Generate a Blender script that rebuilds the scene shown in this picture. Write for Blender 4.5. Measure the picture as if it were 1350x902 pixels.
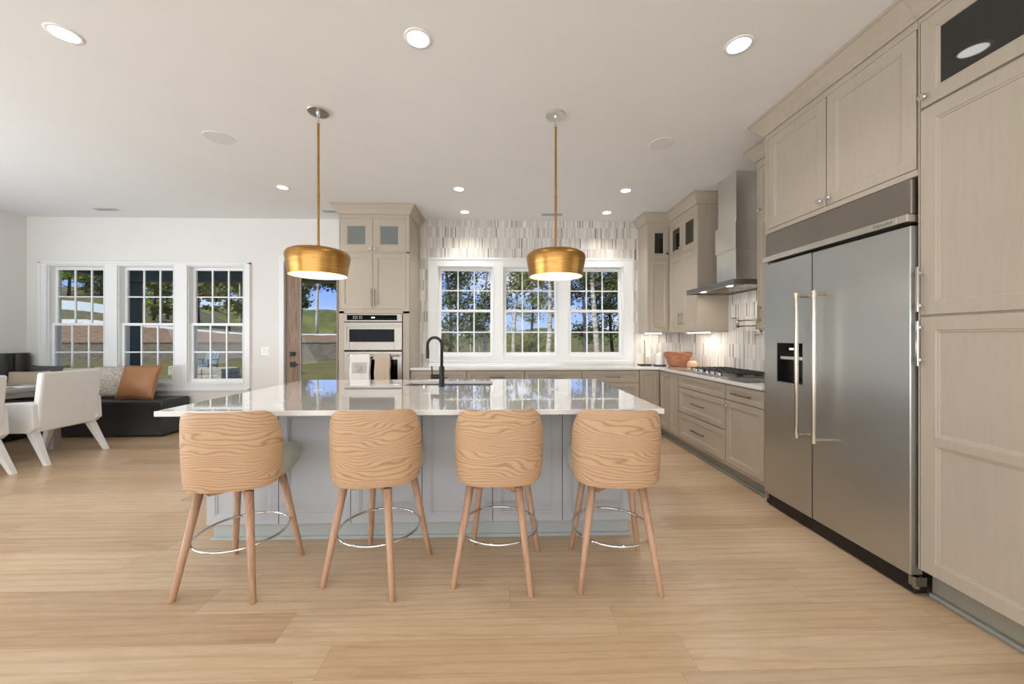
import bpy, bmesh, math, random
from mathutils import Vector, Matrix
random.seed(7)
PI = math.pi
for o in list(bpy.data.objects): bpy.data.objects.remove(o)
S = bpy.context.scene
C = S.collection

# ------------------------------------------------------------------ camera
CAMZ = 1.31
cam_d = bpy.data.cameras.new('camera'); cam = bpy.data.objects.new('camera', cam_d); C.objects.link(cam)
cam_d.sensor_width = 36.0; cam_d.lens = 490/1350*36
cam_d.shift_y = -5/1350; cam_d.clip_start = .05; cam_d.clip_end = 600
cam.location = (0, 0, CAMZ); cam.rotation_euler = (PI/2, 0, -math.atan(13/490))
S.camera = cam
S.view_settings.view_transform = 'Standard'; S.view_settings.look = 'None'
S.view_settings.gamma = 1; S.view_settings.exposure = 0.12; S.view_settings.use_curve_mapping = False

# ------------------------------------------------------------------ world
W = bpy.data.worlds.new('sky'); S.world = W; W.use_nodes = True
nt = W.node_tree; nt.nodes.clear()
def wn(t, **k):
    n = nt.nodes.new(t)
    for a, b in k.items(): setattr(n, a, b)
    return n
out = wn('ShaderNodeOutputWorld'); bg = wn('ShaderNodeBackground'); tc = wn('ShaderNodeTexCoord')
sep = wn('ShaderNodeSeparateXYZ'); nt.links.new(tc.outputs['Generated'], sep.inputs[0])
rp = wn('ShaderNodeValToRGB')
e = rp.color_ramp.elements
e[0].position = 0.0; e[0].color = (.42, .55, .80, 1)
e[1].position = .55; e[1].color = (.08, .20, .62, 1)
m1 = e.new(.12); m1.color = (.22, .38, .82, 1)
nt.links.new(sep.outputs[2], rp.inputs[0])
mp = wn('ShaderNodeMapping'); mp.inputs['Scale'].default_value = (1.0, 1.0, 3.2)
nt.links.new(tc.outputs['Generated'], mp.inputs[0])
nz = wn('ShaderNodeTexNoise'); nz.inputs['Scale'].default_value = 3.4; nz.inputs['Detail'].default_value = 8; nz.inputs['Roughness'].default_value = .6
nt.links.new(mp.outputs[0], nz.inputs['Vector'])
cr = wn('ShaderNodeValToRGB'); cr.color_ramp.elements[0].position = .50; cr.color_ramp.elements[1].position = .68
nt.links.new(nz.outputs[0], cr.inputs[0])
mx = wn('ShaderNodeMixRGB'); mx.inputs[2].default_value = (.72, .76, .86, 1)
nt.links.new(cr.outputs[0], mx.inputs[0]); nt.links.new(rp.outputs[0], mx.inputs[1])
nt.links.new(mx.outputs[0], bg.inputs[0]); bg.inputs[1].default_value = 1.2
nt.links.new(bg.outputs[0], out.inputs[0])

def light(name, kind, loc, rot, energy, color=(1, 1, 1), **k):
    l = bpy.data.lights.new(name, kind); l.energy = energy; l.color = color
    for a, b in k.items(): setattr(l, a, b)
    o = bpy.data.objects.new(name, l); C.objects.link(o); o.location = loc; o.rotation_euler = rot
    return o
# sun on the yard (comes over the roof, from behind the camera)
light('sun', 'SUN', (0, -10, 20), (math.radians(42), 0, math.radians(-35)), 4.2, (1, .93, .80), angle=.01)
# added unseen area fills behind the camera: rear panel tilted up, overhead panel
light('rear_fill', 'AREA', (-1.6, -3.7, 1.5), (PI/2+.62, 0, 0), 210, (.88, .94, 1), shape='RECTANGLE', size=8.0, size_y=2.3)
light('overhead_fill', 'AREA', (-0.6, -1.2, 2.95), (math.radians(12), 0, 0), 26, (1, .97, .93), shape='RECTANGLE', size=5.0, size_y=2.0)
light('side_daylight', 'AREA', (-6.7, 0.9, 1.35), (PI/2+.5, 0, -PI/2), 250, (.84, .92, 1), shape='RECTANGLE', size=5.0, size_y=2.0)

# ------------------------------------------------------------------ material tools
MAT = {}
class N:
    def __init__(s, name):
        s.m = bpy.data.materials.new(name); s.m.use_nodes = True; s.t = s.m.node_tree
        s.b = s.t.nodes['Principled BSDF']; MAT[name] = s.m
    def n(s, typ, ins=None, **k):
        n = s.t.nodes.new(typ)
        for a, b in k.items(): setattr(n, a, b)
        if ins:
            for a, v in ins.items():
                if hasattr(v, 'is_output') or isinstance(v, bpy.types.NodeSocket): s.t.links.new(v, n.inputs[a])
                else: n.inputs[a].default_value = v
        return n
    def math(s, op, a, b=0.0, c=None):
        n = s.t.nodes.new('ShaderNodeMath'); n.operation = op
        for i, v in enumerate((a, b, c)):
            if v is None: continue
            if isinstance(v, bpy.types.NodeSocket): s.t.links.new(v, n.inputs[i])
            else: n.inputs[i].default_value = v
        return n.outputs[0]
    def coord(s, scale=(1, 1, 1), rot=(0, 0, 0), kind='Object'):
        tc = s.n('ShaderNodeTexCoord'); mp = s.n('ShaderNodeMapping', {'Vector': tc.outputs[kind], 'Scale': scale, 'Rotation': rot})
        return mp.outputs[0]
    def noise(s, vec, scale, detail=3, rough=.5, dist=0):
        return s.n('ShaderNodeTexNoise', {'Vector': vec, 'Scale': scale, 'Detail': detail, 'Roughness': rough, 'Distortion': dist}).outputs[0]
    def ramp(s, fac, stops):
        n = s.n('ShaderNodeValToRGB', {'Fac': fac}); e = n.color_ramp.elements
        while len(e) < len(stops): e.new(.5)
        for i, (p, c) in enumerate(stops): e[i].position = p; e[i].color = (*c, 1)
        return n.outputs[0]
    def mix(s, fac, a, b, mode='MIX'):
        n = s.t.nodes.new('ShaderNodeMixRGB'); n.blend_type = mode
        for i, v in enumerate((fac, a, b)):
            if isinstance(v, bpy.types.NodeSocket): s.t.links.new(v, n.inputs[i])
            else: n.inputs[i].default_value = v if i == 0 else (*v, 1)
        return n.outputs[0]
    def set(s, **k):
        for a, v in k.items():
            a = {'color': 'Base Color', 'rough': 'Roughness', 'metal': 'Metallic', 'coat': 'Coat Weight', 'coat_rough': 'Coat Roughness', 'spec': 'Specular IOR Level', 'normal': 'Normal', 'sheen': 'Sheen Weight', 'emit': 'Emission Color', 'emit_s': 'Emission Strength', 'aniso': 'Anisotropic', 'trans': 'Transmission Weight'}[a]
            if isinstance(v, bpy.types.NodeSocket): s.t.links.new(v, s.b.inputs[a])
            elif isinstance(v, tuple): s.b.inputs[a].default_value = (*v, 1)
            else: s.b.inputs[a].default_value = v
        return s
    def bump(s, h, strength=.2, dist=.002):
        s.set(normal=s.n('ShaderNodeBump', {'Height': h, 'Strength': strength, 'Distance': dist}).outputs[0]); return s
def lin(r, g, b):
    f = lambda c: (c/255/12.92) if c/255 <= .04045 else ((c/255+.055)/1.055)**2.4
    return (f(r), f(g), f(b))
def plain(name, rgb, rough=.5, var=.04, scale=8, **k):
    s = N(name); c = lin(*rgb)
    f = s.noise(s.coord(), scale, 4)
    s.set(color=s.ramp(f, [(.3, tuple(x*(1-var) for x in c)), (.7, tuple(min(1, x*(1+var)) for x in c))]), rough=rough, **k)
    return s
plain('wall_paint', (232, 230, 226), .6, .01, 3)
plain('ceiling_paint', (232, 232, 231), .7, .01, 3)
plain('trim_white', (240, 241, 241), .35, .01, 3)
plain('sash_white', (248, 249, 248), .3, .01, 3)
def cabinet_mat(name, rgb, axis_scale, rough=.4):
    s = N(name); c = lin(*rgb)
    v = s.coord(axis_scale)
    a = s.noise(v, 9, 6, .6, .3); b = s.noise(s.coord((1, 1, .6)), 2.5, 3)
    f = s.math('ADD', s.math('MULTIPLY', a, .6), s.math('MULTIPLY', b, .4))
    s.set(color=s.ramp(f, [(.3, tuple(x*.93 for x in c)), (.5, c), (.7, tuple(min(1, x*1.05) for x in c))]), rough=rough)
    return s
cabinet_mat('greige_maple', (184, 172, 156), (6, 6, .5))
cabinet_mat('greige_panel', (187, 175, 161), (5, 5, .4))
cabinet_mat('toe_kick', (150, 144, 130), (6, 6, .5), .5)
plain('shoe_mould', (150, 152, 145), .4, .02)
plain('island_paint', (190, 194, 199), .4, .015, 4)
plain('island_base', (178, 184, 182), .45, .015, 4)
plain('cabinet_inside', (90, 86, 78), .6, .02)
s = N('quartz'); f = s.noise(s.coord(), 5, 8, .6); s.set(color=s.ramp(f, [(.35, lin(236, 233, 229)), (.6, lin(243, 241, 238))]), rough=.06, coat=1.0, coat_rough=.03, spec=.6)
# vertical strip mosaic (rows 0.155 m high, strips of random tone and width)
def mosaic(name, axis):
    s = N(name); tc = s.n('ShaderNodeTexCoord'); sp = s.n('ShaderNodeSeparateXYZ', {0: tc.outputs['Object']})
    u = sp.outputs[axis]; z = sp.outputs[2]
    zs = s.math('MULTIPLY', z, 1/.155); row = s.math('FLOOR', zs); fz = s.math('FRACT', zs)
    off = s.n('ShaderNodeTexWhiteNoise', {'W': row}, noise_dimensions='1D').outputs['Value']
    def strips(w, sd):
        uu = s.math('ADD', s.math('MULTIPLY', u, 1/w), s.math('MULTIPLY', off, 37+sd))
        cell = s.math('FLOOR', uu)
        cb = s.n('ShaderNodeCombineXYZ', {0: cell, 1: row, 2: float(sd)})
        return s.n('ShaderNodeTexWhiteNoise', {'Vector': cb.outputs[0]}, noise_dimensions='3D').outputs['Value'], s.math('FRACT', uu)
    a, fa = strips(.019, 3); b, fb = strips(.027, 11); d, fd = strips(.013, 19)
    ca = s.ramp(a, [(0, lin(242, 240, 236)), (.3, lin(232, 229, 224)), (.55, lin(226, 221, 214)), (.75, lin(214, 211, 207)), (.90, lin(216, 210, 203)), (1, lin(202, 198, 193))])
    cbm = s.ramp(b, [(0, (1, 1, 1)), (.7, (.96, .95, .93)), (1, (.93, .91, .89))])
    c = s.mix(1.0, ca, cbm, 'MULTIPLY')
    c = s.mix(s.math('GREATER_THAN', d, .984), c, lin(120, 120, 120))
    c = s.mix(s.math('GREATER_THAN', s.math('MULTIPLY', d, s.math('LESS_THAN', d, .965)), .935), c, lin(156, 150, 142))
    g = s.noise(s.coord((14, 14, 1.2)), 12, 3); c = s.mix(.25, c, s.ramp(g, [(.3, lin(205, 200, 194)), (.7, lin(248, 247, 244))]), 'MULTIPLY')
    grout = s.math('MAXIMUM', s.math('LESS_THAN', fa, .05), s.math('LESS_THAN', fz, .012))
    c = s.mix(s.math('MULTIPLY', grout, .5), c, lin(214, 211, 206))
    s.set(color=c, rough=.22)
mosaic('mosaic_back', 0); mosaic('mosaic_side', 1)
# floor planks, laid left to right
s = N('oak_planks'); tc = s.n('ShaderNodeTexCoord'); sp = s.n('ShaderNodeSeparateXYZ', {0: tc.outputs['Object']})
ys = s.math('MULTIPLY', sp.outputs[1], 1/.18); row = s.math('FLOOR', ys); fy = s.math('FRACT', ys)
off = s.n('ShaderNodeTexWhiteNoise', {'W': row}, noise_dimensions='1D').outputs['Value']
xs = s.math('ADD', s.math('MULTIPLY', sp.outputs[0], 1/1.5), s.math('MULTIPLY', off, 13.0)); col = s.math('FLOOR', xs); fx = s.math('FRACT', xs)
cb = s.n('ShaderNodeCombineXYZ', {0: col, 1: row, 2: 0.0}); idv = s.n('ShaderNodeTexWhiteNoise', {'Vector': cb.outputs[0]}, noise_dimensions='3D').outputs['Value']
gv = s.n('ShaderNodeCombineXYZ', {0: s.math('MULTIPLY', sp.outputs[0], 1.0), 1: s.math('MULTIPLY', sp.outputs[1], 9.0), 2: s.math('MULTIPLY', idv, 40)}).outputs[0]
g1 = s.noise(gv, 1.6, 6, .6, 1.1); g2 = s.noise(gv, 9, 4, .6, .3)
wv = s.n('ShaderNodeTexWave', {'Vector': s.n('ShaderNodeCombineXYZ', {0: s.math('MULTIPLY', sp.outputs[0], .55), 1: s.math('MULTIPLY', sp.outputs[1], 5.0), 2: s.math('MULTIPLY', idv, 30)}).outputs[0], 'Scale': 1.3, 'Distortion': 7.0, 'Detail': 3.0, 'Detail Scale': .9}, bands_direction='Y').outputs[1]
base = s.ramp(idv, [(0, lin(202, 174, 143)), (.35, lin(212, 186, 155)), (.7, lin(222, 198, 168)), (1, lin(208, 184, 157))])
c = s.mix(.55, base, s.ramp(g1, [(.3, lin(222, 206, 188)), (.5, lin(246, 238, 226)), (.72, lin(255, 255, 255))]), 'MULTIPLY')
c = s.mix(.30, c, s.ramp(g2, [(.3, lin(212, 200, 186)), (.7, (1, 1, 1))]), 'MULTIPLY')
c = s.mix(.22, c, s.ramp(wv, [(0, lin(206, 184, 158)), (.35, (1, 1, 1)), (1, (1, 1, 1))]), 'MULTIPLY')
seam = s.math('MAXIMUM', s.math('LESS_THAN', fy, .012), s.math('LESS_THAN', fx, .0016))
c = s.mix(s.math('MULTIPLY', seam, .45), c, lin(150, 122, 96))
s.set(color=c, rough=.30, spec=.5)
s.bump(g2, .05, .001)
# oak of the stools
def oak(name, base, dark, sc, freq, amp, fsc):
    s = N(name); oi = s.n('ShaderNodeObjectInfo'); sh = s.n('ShaderNodeCombineXYZ', {0: s.math('MULTIPLY', oi.outputs['Random'], 9.0), 1: 0.0, 2: s.math('MULTIPLY', oi.outputs['Random'], 5.0)}).outputs[0]
    tc = s.n('ShaderNodeTexCoord'); vv = s.n('ShaderNodeVectorMath', {0: tc.outputs['Object'], 1: sh}, operation='ADD').outputs[0]
    v = s.n('ShaderNodeMapping', {'Vector': vv, 'Scale': sc}).outputs[0]
    n = s.noise(v, 1.0, 2, .45); n2 = s.noise(v, 4.0, 4, .6)
    sp = s.n('ShaderNodeSeparateXYZ', {0: vv})
    ph = s.math('ADD', s.math('MULTIPLY', n, amp), s.math('ADD', s.math('MULTIPLY', sp.outputs[2], freq), s.math('MULTIPLY', n2, 3.0)))
    w = s.math('ADD', s.math('MULTIPLY', s.math('SINE', ph), .5), .5)
    fn = s.noise(s.n('ShaderNodeMapping', {'Vector': vv, 'Scale': fsc}).outputs[0], 3, 5, .65)
    mid = tuple((a*2+b)/3 for a, b in zip(lin(*base), lin(*dark)))
    c = s.ramp(w, [(0, lin(*dark)), (.16, mid), (.42, lin(*base)), (1, lin(*[min(255, a+8) for a in base]))])
    c = s.mix(.45, c, s.ramp(fn, [(.35, mid), (.65, lin(*[min(255, a+10) for a in base]))]))
    s.set(color=c, rough=.5)
oak('stool_veneer', (198, 163, 127), (148, 104, 70), (1.7, 1.7, 6.5), 420.0, 110.0, (5, 5, 120))
oak('stool_leg', (190, 150, 120), (164, 122, 94), (30, 30, 2.0), 4.0, 14.0, (60, 60, 4))
plain('seat_fabric', (178, 178, 168), .9, .08, 90, sheen=.3)
s = plain('stainless', (156, 150, 142), .28, .03, 3, metal=1.0); 
f = s.noise(s.coord((1.5, 1.5, 160)), 6, 3); s.set(rough=s.ramp(f, [(.3, (.27, .27, .27)), (.7, (.36, .36, .36))]))
s = plain('fridge_steel', (196, 198, 196), .3, .02, 3, metal=1.0); s.set(aniso=.6)
f = s.noise(s.coord((2, 160, 1.5)), 5, 3); s.set(rough=s.ramp(f, [(.3, (.30, .30, .30)), (.7, (.38, .38, .38))]))
plain('bright_steel', (222, 220, 214), .30, .02, 3, metal=1.0)
plain('handle_steel', (198, 186, 170), .22, .03, 5, metal=1.0)
plain('chrome', (222, 222, 222), .08, .02, 5, metal=1.0)
plain('dark_nickel', (166, 162, 154), .22, .05, 5, metal=1.0)
s = N('aged_brass'); f = s.noise(s.coord((1, 1, 26)), 5, 6, .65, .4); f2 = s.noise(s.coord(), 7, 3)
c = s.ramp(f, [(.3, lin(150, 104, 46)), (.52, lin(178, 130, 66)), (.72, lin(196, 154, 90))]); c = s.mix(.25, c, s.ramp(f2, [(.3, lin(146, 100, 50)), (.7, lin(200, 162, 100))]))
s.set(color=c, metal=.9, rough=.30)
plain('shade_inside', (238, 220, 200), .6, .01)
plain('black_matte', (30, 29, 27), .35, .05, 10, metal=.3)
plain('black_plastic', (14, 14, 14), .3, .1, 10)
plain('grate_iron', (40, 41, 44), .4, .1, 20)
s = plain('black_glass', (6, 6, 6), .08, .1, 4); s.set(spec=.08)
s = plain('cabinet_glass_dark', (26, 26, 24), .04, .05, 4); s.set(coat=.6, coat_rough=.02)
s = plain('cabinet_glass_frosted', (118, 126, 124), .18, .05, 4); s.set(coat=.3)
plain('black_leather', (44, 44, 45), .33, .06, 60)
plain('brown_leather', (166, 116, 76), .42, .08, 14)
plain('grey_velvet', (92, 92, 90), .8, .1, 30)
plain('tan_linen', (196, 178, 156), .9, .06, 80)
s = N('speckled_linen'); f = s.noise(s.coord(), 46, 5, .7); s.set(color=s.ramp(f, [(.4, lin(170, 160, 146)), (.6, lin(214, 206, 194))]), rough=.9)
plain('white_vinyl', (232, 231, 228), .42, .015, 20)
plain('white_painted_leg', (232, 231, 228), .35, .02, 8)
cabinet_mat('grey_oak', (160, 152, 142), (1, 6, 3))
s = N('rustic_wood'); f = s.noise(s.coord((2, 2, 14)), 5, 5, .6, 1.2); s.set(color=s.ramp(f, [(.3, lin(104, 62, 44)), (.5, lin(156, 98, 68)), (.7, lin(190, 136, 100))]), rough=.5)
plain('pale_wood', (206, 170, 136), .55, .06, 12)
plain('white_cotton', (238, 236, 230), .9, .03, 90)
plain('beige_cotton', (204, 184, 166), .9, .05, 90)
plain('sketch_ink', (120, 118, 112), .8, .05, 30)
plain('sketch_ground', (206, 202, 196), .9, .05, 60)
plain('white_ceramic', (240, 239, 236), .2, .01, 5)
plain('speaker_grille', (220, 220, 219), .6, .02, 5)
plain('vent_metal', (205, 205, 204), .5, .02, 5)
s = N('door_wood'); f = s.noise(s.coord((9, 9, .7)), 6, 5, .6, .6); s.set(color=s.ramp(f, [(.3, lin(112, 88, 72)), (.55, lin(146, 118, 98)), (.75, lin(168, 140, 118))]), rough=.5)
plain('glass_bead', (150, 148, 146), .4, .02, 5)
plain('porch_paint', (64, 82, 78), .5, .05, 5)
plain('print_paper', (206, 204, 200), .5, .1, 12)
plain('louvre_grey', (150, 150, 148), .5, .02, 5)
plain('dark_print', (70, 72, 76), .5, .2, 12)
def emitter(name, rgb, st):
    s = N(name); s.set(color=(1, 1, 1), emit=rgb, emit_s=st, rough=.5)
emitter('lamp_lens', (1, .97, .92), 6.0); emitter('strip_lens', (1, .95, .86), 3.0); emitter('bulb_glass', (1, .88, .72), 1.6); emitter('display', (.7, .8, .85), .35)
# window glass: clear with a fresnel reflection
m = bpy.data.materials.new('window_glass'); m.use_nodes = True; MAT['window_glass'] = m; t = m.node_tree; t.nodes.clear()
o_ = t.nodes.new('ShaderNodeOutputMaterial'); mx_ = t.nodes.new('ShaderNodeMixShader'); tr = t.nodes.new('ShaderNodeBsdfTransparent'); gl = t.nodes.new('ShaderNodeBsdfGlossy'); fr = t.nodes.new('ShaderNodeFresnel')
tr.inputs[0].default_value = (.96, .97, .96, 1); gl.inputs['Roughness'].default_value = .01; fr.inputs[0].default_value = 1.16
t.links.new(fr.outputs[0], mx_.inputs[0]); t.links.new(tr.outputs[0], mx_.inputs[1]); t.links.new(gl.outputs[0], mx_.inputs[2]); t.links.new(mx_.outputs[0], o_.inputs[0])
# outdoors
s = N('yard'); tc = s.n('ShaderNodeTexCoord'); sp = s.n('ShaderNodeSeparateXYZ', {0: tc.outputs['Object']})
v = s.coord(); n1 = s.noise(v, .35, 6, .7); n2 = s.noise(v, 3.0, 6, .8)
grass = s.ramp(n2, [(.3, lin(78, 78, 26)), (.55, lin(112, 108, 42)), (.75, lin(144, 132, 70))])
dry = s.ramp(n1, [(.35, lin(66, 66, 26)), (.6, lin(112, 94, 52))])
c = s.mix(.45, grass, dry)
mul = s.ramp(n2, [(.35, lin(84, 66, 44)), (.5, lin(126, 100, 70)), (.7, lin(168, 144, 108))])
wob = s.math('ADD', sp.outputs[1], s.math('MULTIPLY', s.math('SUBTRACT', n1, .5), 4))
ratio = s.math('DIVIDE', sp.outputs[0], sp.outputs[1])
left = s.math('LESS_THAN', ratio, -.27)
band = lambda x, a, b: s.math('MULTIPLY', s.math('GREATER_THAN', x, a), s.math('LESS_THAN', x, b))
c = s.mix(s.math('MULTIPLY', left, band(wob, 25.0, 32.5)), c, mul)
c = s.mix(s.math('MULTIPLY', left, band(wob, 32.5, 35.0)), c, s.ramp(n2, [(.35, lin(170, 168, 162)), (.6, lin(226, 226, 222))]))
c = s.mix(s.math('MULTIPLY', left, s.math('GREATER_THAN', wob, 36.5)), c, s.ramp(s.noise(v, .9, 8, .85), [(.35, lin(56, 60, 28)), (.5, lin(98, 94, 50)), (.68, lin(142, 128, 88))]))
dr = s.math('ADD', sp.outputs[1], s.math('MULTIPLY', ratio, 14.0))
c = s.mix(s.math('MULTIPLY', s.math('LESS_THAN', ratio, -.95), band(dr, 30.0, 38.0)), c, lin(186, 198, 194))
s.set(color=c, rough=.9)
s = N('far_woods'); v = s.coord(); n1 = s.noise(v, .12, 7, .8); s.set(color=s.ramp(n1, [(.3, lin(50, 60, 26)), (.5, lin(88, 94, 44)), (.7, lin(124, 120, 66))]), rough=.9)
s = N('retaining_block'); b_ = s.n('ShaderNodeTexBrick', {'Vector': s.coord((1, 1, 1), (PI/2, 0, 0)), 'Scale': 2.0, 'Color1': (*lin(128, 120, 106), 1), 'Color2': (*lin(104, 98, 86), 1), 'Mortar': (*lin(78, 74, 66), 1), 'Mortar Size': .012}); s.set(color=b_.outputs[0], rough=.9)
plain('patio_stone', (172, 166, 152), .9, .2, 6)
plain('chair_blue', (78, 108, 120), .5, .05, 8)
s = N('birch_bark'); f = s.noise(s.coord((1, 1, 5)), 3, 5, .7); s.set(color=s.ramp(f, [(.35, lin(118, 106, 92)), (.5, lin(196, 188, 172)), (.7, lin(222, 216, 202))]), rough=.9)
plain('dark_bark', (84, 70, 56), .9, .3, 5)
def leaf(name, a, b):
    s = N(name); f = s.noise(s.coord(), 1.2, 4, .8); s.set(color=s.ramp(f, [(.3, lin(*a)), (.7, lin(*b))]), rough=.7)
leaf('leaf_dark', (54, 64, 28), (116, 122, 56)); leaf('leaf_mid', (92, 100, 38), (160, 160, 80)); leaf('leaf_bright', (120, 142, 34), (196, 204, 80))

# ------------------------------------------------------------------ mesh builder
class B:
    def __init__(s): s.bm = bmesh.new()
    def box(s, x0, x1, y0, y1, z0, z1, M=None):
        vs = [s.bm.verts.new(p) for p in ((x0, y0, z0), (x1, y0, z0), (x1, y1, z0), (x0, y1, z0), (x0, y0, z1), (x1, y0, z1), (x1, y1, z1), (x0, y1, z1))]
        if M is not None:
            for v in vs: v.co = M @ v.co
        for f in ((0, 3, 2, 1), (4, 5, 6, 7), (0, 1, 5, 4), (1, 2, 6, 5), (2, 3, 7, 6), (3, 0, 4, 7)): s.bm.faces.new([vs[i] for i in f])
        return s
    def hull8(s, lo, hi):           # frustum from two quads
        vs = [s.bm.verts.new(p) for p in list(lo)+list(hi)]
        for f in ((0, 3, 2, 1), (4, 5, 6, 7), (0, 1, 5, 4), (1, 2, 6, 5), (2, 3, 7, 6), (3, 0, 4, 7)): s.bm.faces.new([vs[i] for i in f])
        return s
    def cyl(s, p, q, r, r2=None, seg=20):
        p = Vector(p); q = Vector(q); r2 = r if r2 is None else r2; d = (q-p).normalized()
        a = d.orthogonal().normalized(); b = d.cross(a)
        A = []; D = []
        for i in range(seg):
            w = 2*PI*i/seg; o = a*math.cos(w)+b*math.sin(w)
            A.append(s.bm.verts.new(p+o*r)); D.append(s.bm.verts.new(q+o*r2))
        for i in range(seg): j = (i+1) % seg; s.bm.faces.new((A[i], A[j], D[j], D[i]))
        s.bm.faces.new(A[::-1]); s.bm.faces.new(D)
        return s
    def tube(s, pts, r, seg=10, closed=False):
        pts = [Vector(p) for p in pts]; n = len(pts); rings = []; prev = None
        for i, p in enumerate(pts):
            if closed: d = (pts[(i+1) % n]-pts[i-1]).normalized()
            else: d = (pts[min(i+1, n-1)]-pts[max(i-1, 0)]).normalized()
            a = d.orthogonal().normalized() if prev is None else (prev-d*prev.dot(d)).normalized()
            prev = a; b = d.cross(a); rr = r[i] if isinstance(r, (list, tuple)) else r
            rings.append([s.bm.verts.new(p+(a*math.cos(2*PI*k/seg)+b*math.sin(2*PI*k/seg))*rr) for k in range(seg)])
        for i in range(n if closed else n-1):
            A = rings[i]; D = rings[(i+1) % n]
            for k in range(seg): j = (k+1) % seg; s.bm.faces.new((A[k], A[j], D[j], D[k]))
        if not closed: s.bm.faces.new(rings[0][::-1]); s.bm.faces.new(rings[-1])
        return s
    def lathe(s, prof, c=(0, 0, 0), seg=48, close=False):
        rings = []
        for r, z in prof:
            if r < 1e-5: rings.append([s.bm.verts.new((c[0], c[1], c[2]+z))])
            else: rings.append([s.bm.verts.new((c[0]+r*math.cos(2*PI*k/seg), c[1]+r*math.sin(2*PI*k/seg), c[2]+z)) for k in range(seg)])
        prs = list(zip(rings, rings[1:])) + ([(rings[-1], rings[0])] if close else [])
        for A, D in prs:
            for k in range(seg):
                j = (k+1) % seg
                if len(A) == 1 and len(D) == 1: continue
                if len(A) == 1: s.bm.faces.new((A[0], D[j], D[k]))
                elif len(D) == 1: s.bm.faces.new((A[k], A[j], D[0]))
                else: s.bm.faces.new((A[k], A[j], D[j], D[k]))
        return s
    def prism(s, poly, f):           # poly of 2D points swept; f(p, 0/1) -> 3D
        A = [s.bm.verts.new(f(p, 0)) for p in poly]; D = [s.bm.verts.new(f(p, 1)) for p in poly]; n = len(poly)
        for i in range(n): j = (i+1) % n; s.bm.faces.new((A[i], A[j], D[j], D[i]))
        s.bm.faces.new(A[::-1]); s.bm.faces.new(D)
        return s
    def grid(s, fn, nu, nv):
        V = [[s.bm.verts.new(fn(i/nu, j/nv)) for j in range(nv+1)] for i in range(nu+1)]
        for i in range(nu):
            for j in range(nv): s.bm.faces.new((V[i][j], V[i+1][j], V[i+1][j+1], V[i][j+1]))
        return s
    def build(s, name, mat, parent=None, bevel=0, seg=2, smooth=False, solid=0, sub=0, base=None):
        """parent: an Empty/mesh whose 'org' is where world-built vertices are measured from"""
        bmesh.ops.recalc_face_normals(s.bm, faces=s.bm.faces)
        org = Vector(parent['_o']) if parent is not None and '_o' in parent else (Vector(base) if base else Vector((0, 0, 0)))
        if org.length: bmesh.ops.translate(s.bm, vec=-org, verts=s.bm.verts)
        me = bpy.data.meshes.new(name); s.bm.to_mesh(me); s.bm.free()
        me.materials.append(MAT[mat])
        o = bpy.data.objects.new(name, me); C.objects.link(o)
        if parent is not None:
            o.parent = parent
            if '_o' in parent: o['_o'] = tuple(org)
        elif base: o.location = base
        if smooth:
            for p in me.polygons: p.use_smooth = True
        if solid:
            m = o.modifiers.new('solid', 'SOLIDIFY'); m.thickness = solid; m.offset = -1
        if sub:
            m = o.modifiers.new('sub', 'SUBSURF'); m.levels = sub; m.render_levels = sub
        if bevel:
            m = o.modifiers.new('bevel', 'BEVEL'); m.width = bevel; m.segments = seg; m.limit_method = 'ANGLE'; m.angle_limit = math.radians(40); m.harden_normals = False
            if smooth is False: pass
        return o
def tag(o, label, cat, group=None):
    o['label'] = label; o['category'] = cat
    if group: o['group'] = group
    return o
def thing(name, label, cat, loc=(0, 0, 0), group=None, rz=0):
    o = bpy.data.objects.new(name, None); C.objects.link(o); o.location = loc; o.rotation_euler = (0, 0, rz); o.empty_display_size = .1
    o['_o'] = tuple(loc) if rz == 0 else (0, 0, 0)
    return tag(o, label, cat, group)
def structure(o): o['kind'] = 'structure'; return o
def semp(name, loc=(0, 0, 0)):
    o = bpy.data.objects.new(name, None); C.objects.link(o); o.location = loc; o['_o'] = tuple(loc); o['kind'] = 'structure'; return o
def copy_tree(o, parent=None):
    c = o.copy(); C.objects.link(c); c.parent = parent
    for ch in list(o.children): copy_tree(ch, c)
    return c

# ------------------------------------------------------------------ room shell
RX = 2.73; LX = -6.80; BY = 5.50; FY = -4.0; CZ = 3.05
structure(B().box(LX-.2, RX+.2, FY-.2, BY+.16, -.12, 0).build('floor', 'oak_planks'))
structure(B().box(LX-.2, RX+.2, FY-.2, BY+.16, CZ, CZ+.2).build('ceiling', 'ceiling_paint'))
def holed(bd, x0, x1, z0, z1, holes, y0, y1):
    xs = sorted({x0, x1, *[h[0] for h in holes], *[h[1] for h in holes]}); zs = sorted({z0, z1, *[h[2] for h in holes], *[h[3] for h in holes]})
    xs = [x for x in xs if x0 <= x <= x1]; zs = [z for z in zs if z0 <= z <= z1]
    for a, b in zip(xs, xs[1:]):
        run = None
        for c, d in zip(zs, zs[1:]):
            solid_ = not any(h[0] < (a+b)/2 < h[1] and h[2] < (c+d)/2 < h[3] for h in holes)
            if solid_: run = (run[0], d) if run else (c, d)
            if (not solid_ or d == zs[-1]) and run: bd.box(a, b, y0, y1, *run); run = None
LW = [(-6.50, -5.71), (-5.52, -4.735), (-4.54, -3.75)]; LZ = (.655, 2.355)
KW = [(-.95, -.13), (.015, .83), (.985, 1.80)]; KZ = (1.035, 2.365)
DOOR = (-3.17, -2.20, 0, 2.44)
holes = [(a, b, *LZ) for a, b in LW] + [(a, b, *KZ) for a, b in KW] + [DOOR]
bd = B(); holed(bd, LX-.2, RX+.2, 0, CZ, holes, BY, BY+.16)
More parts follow.
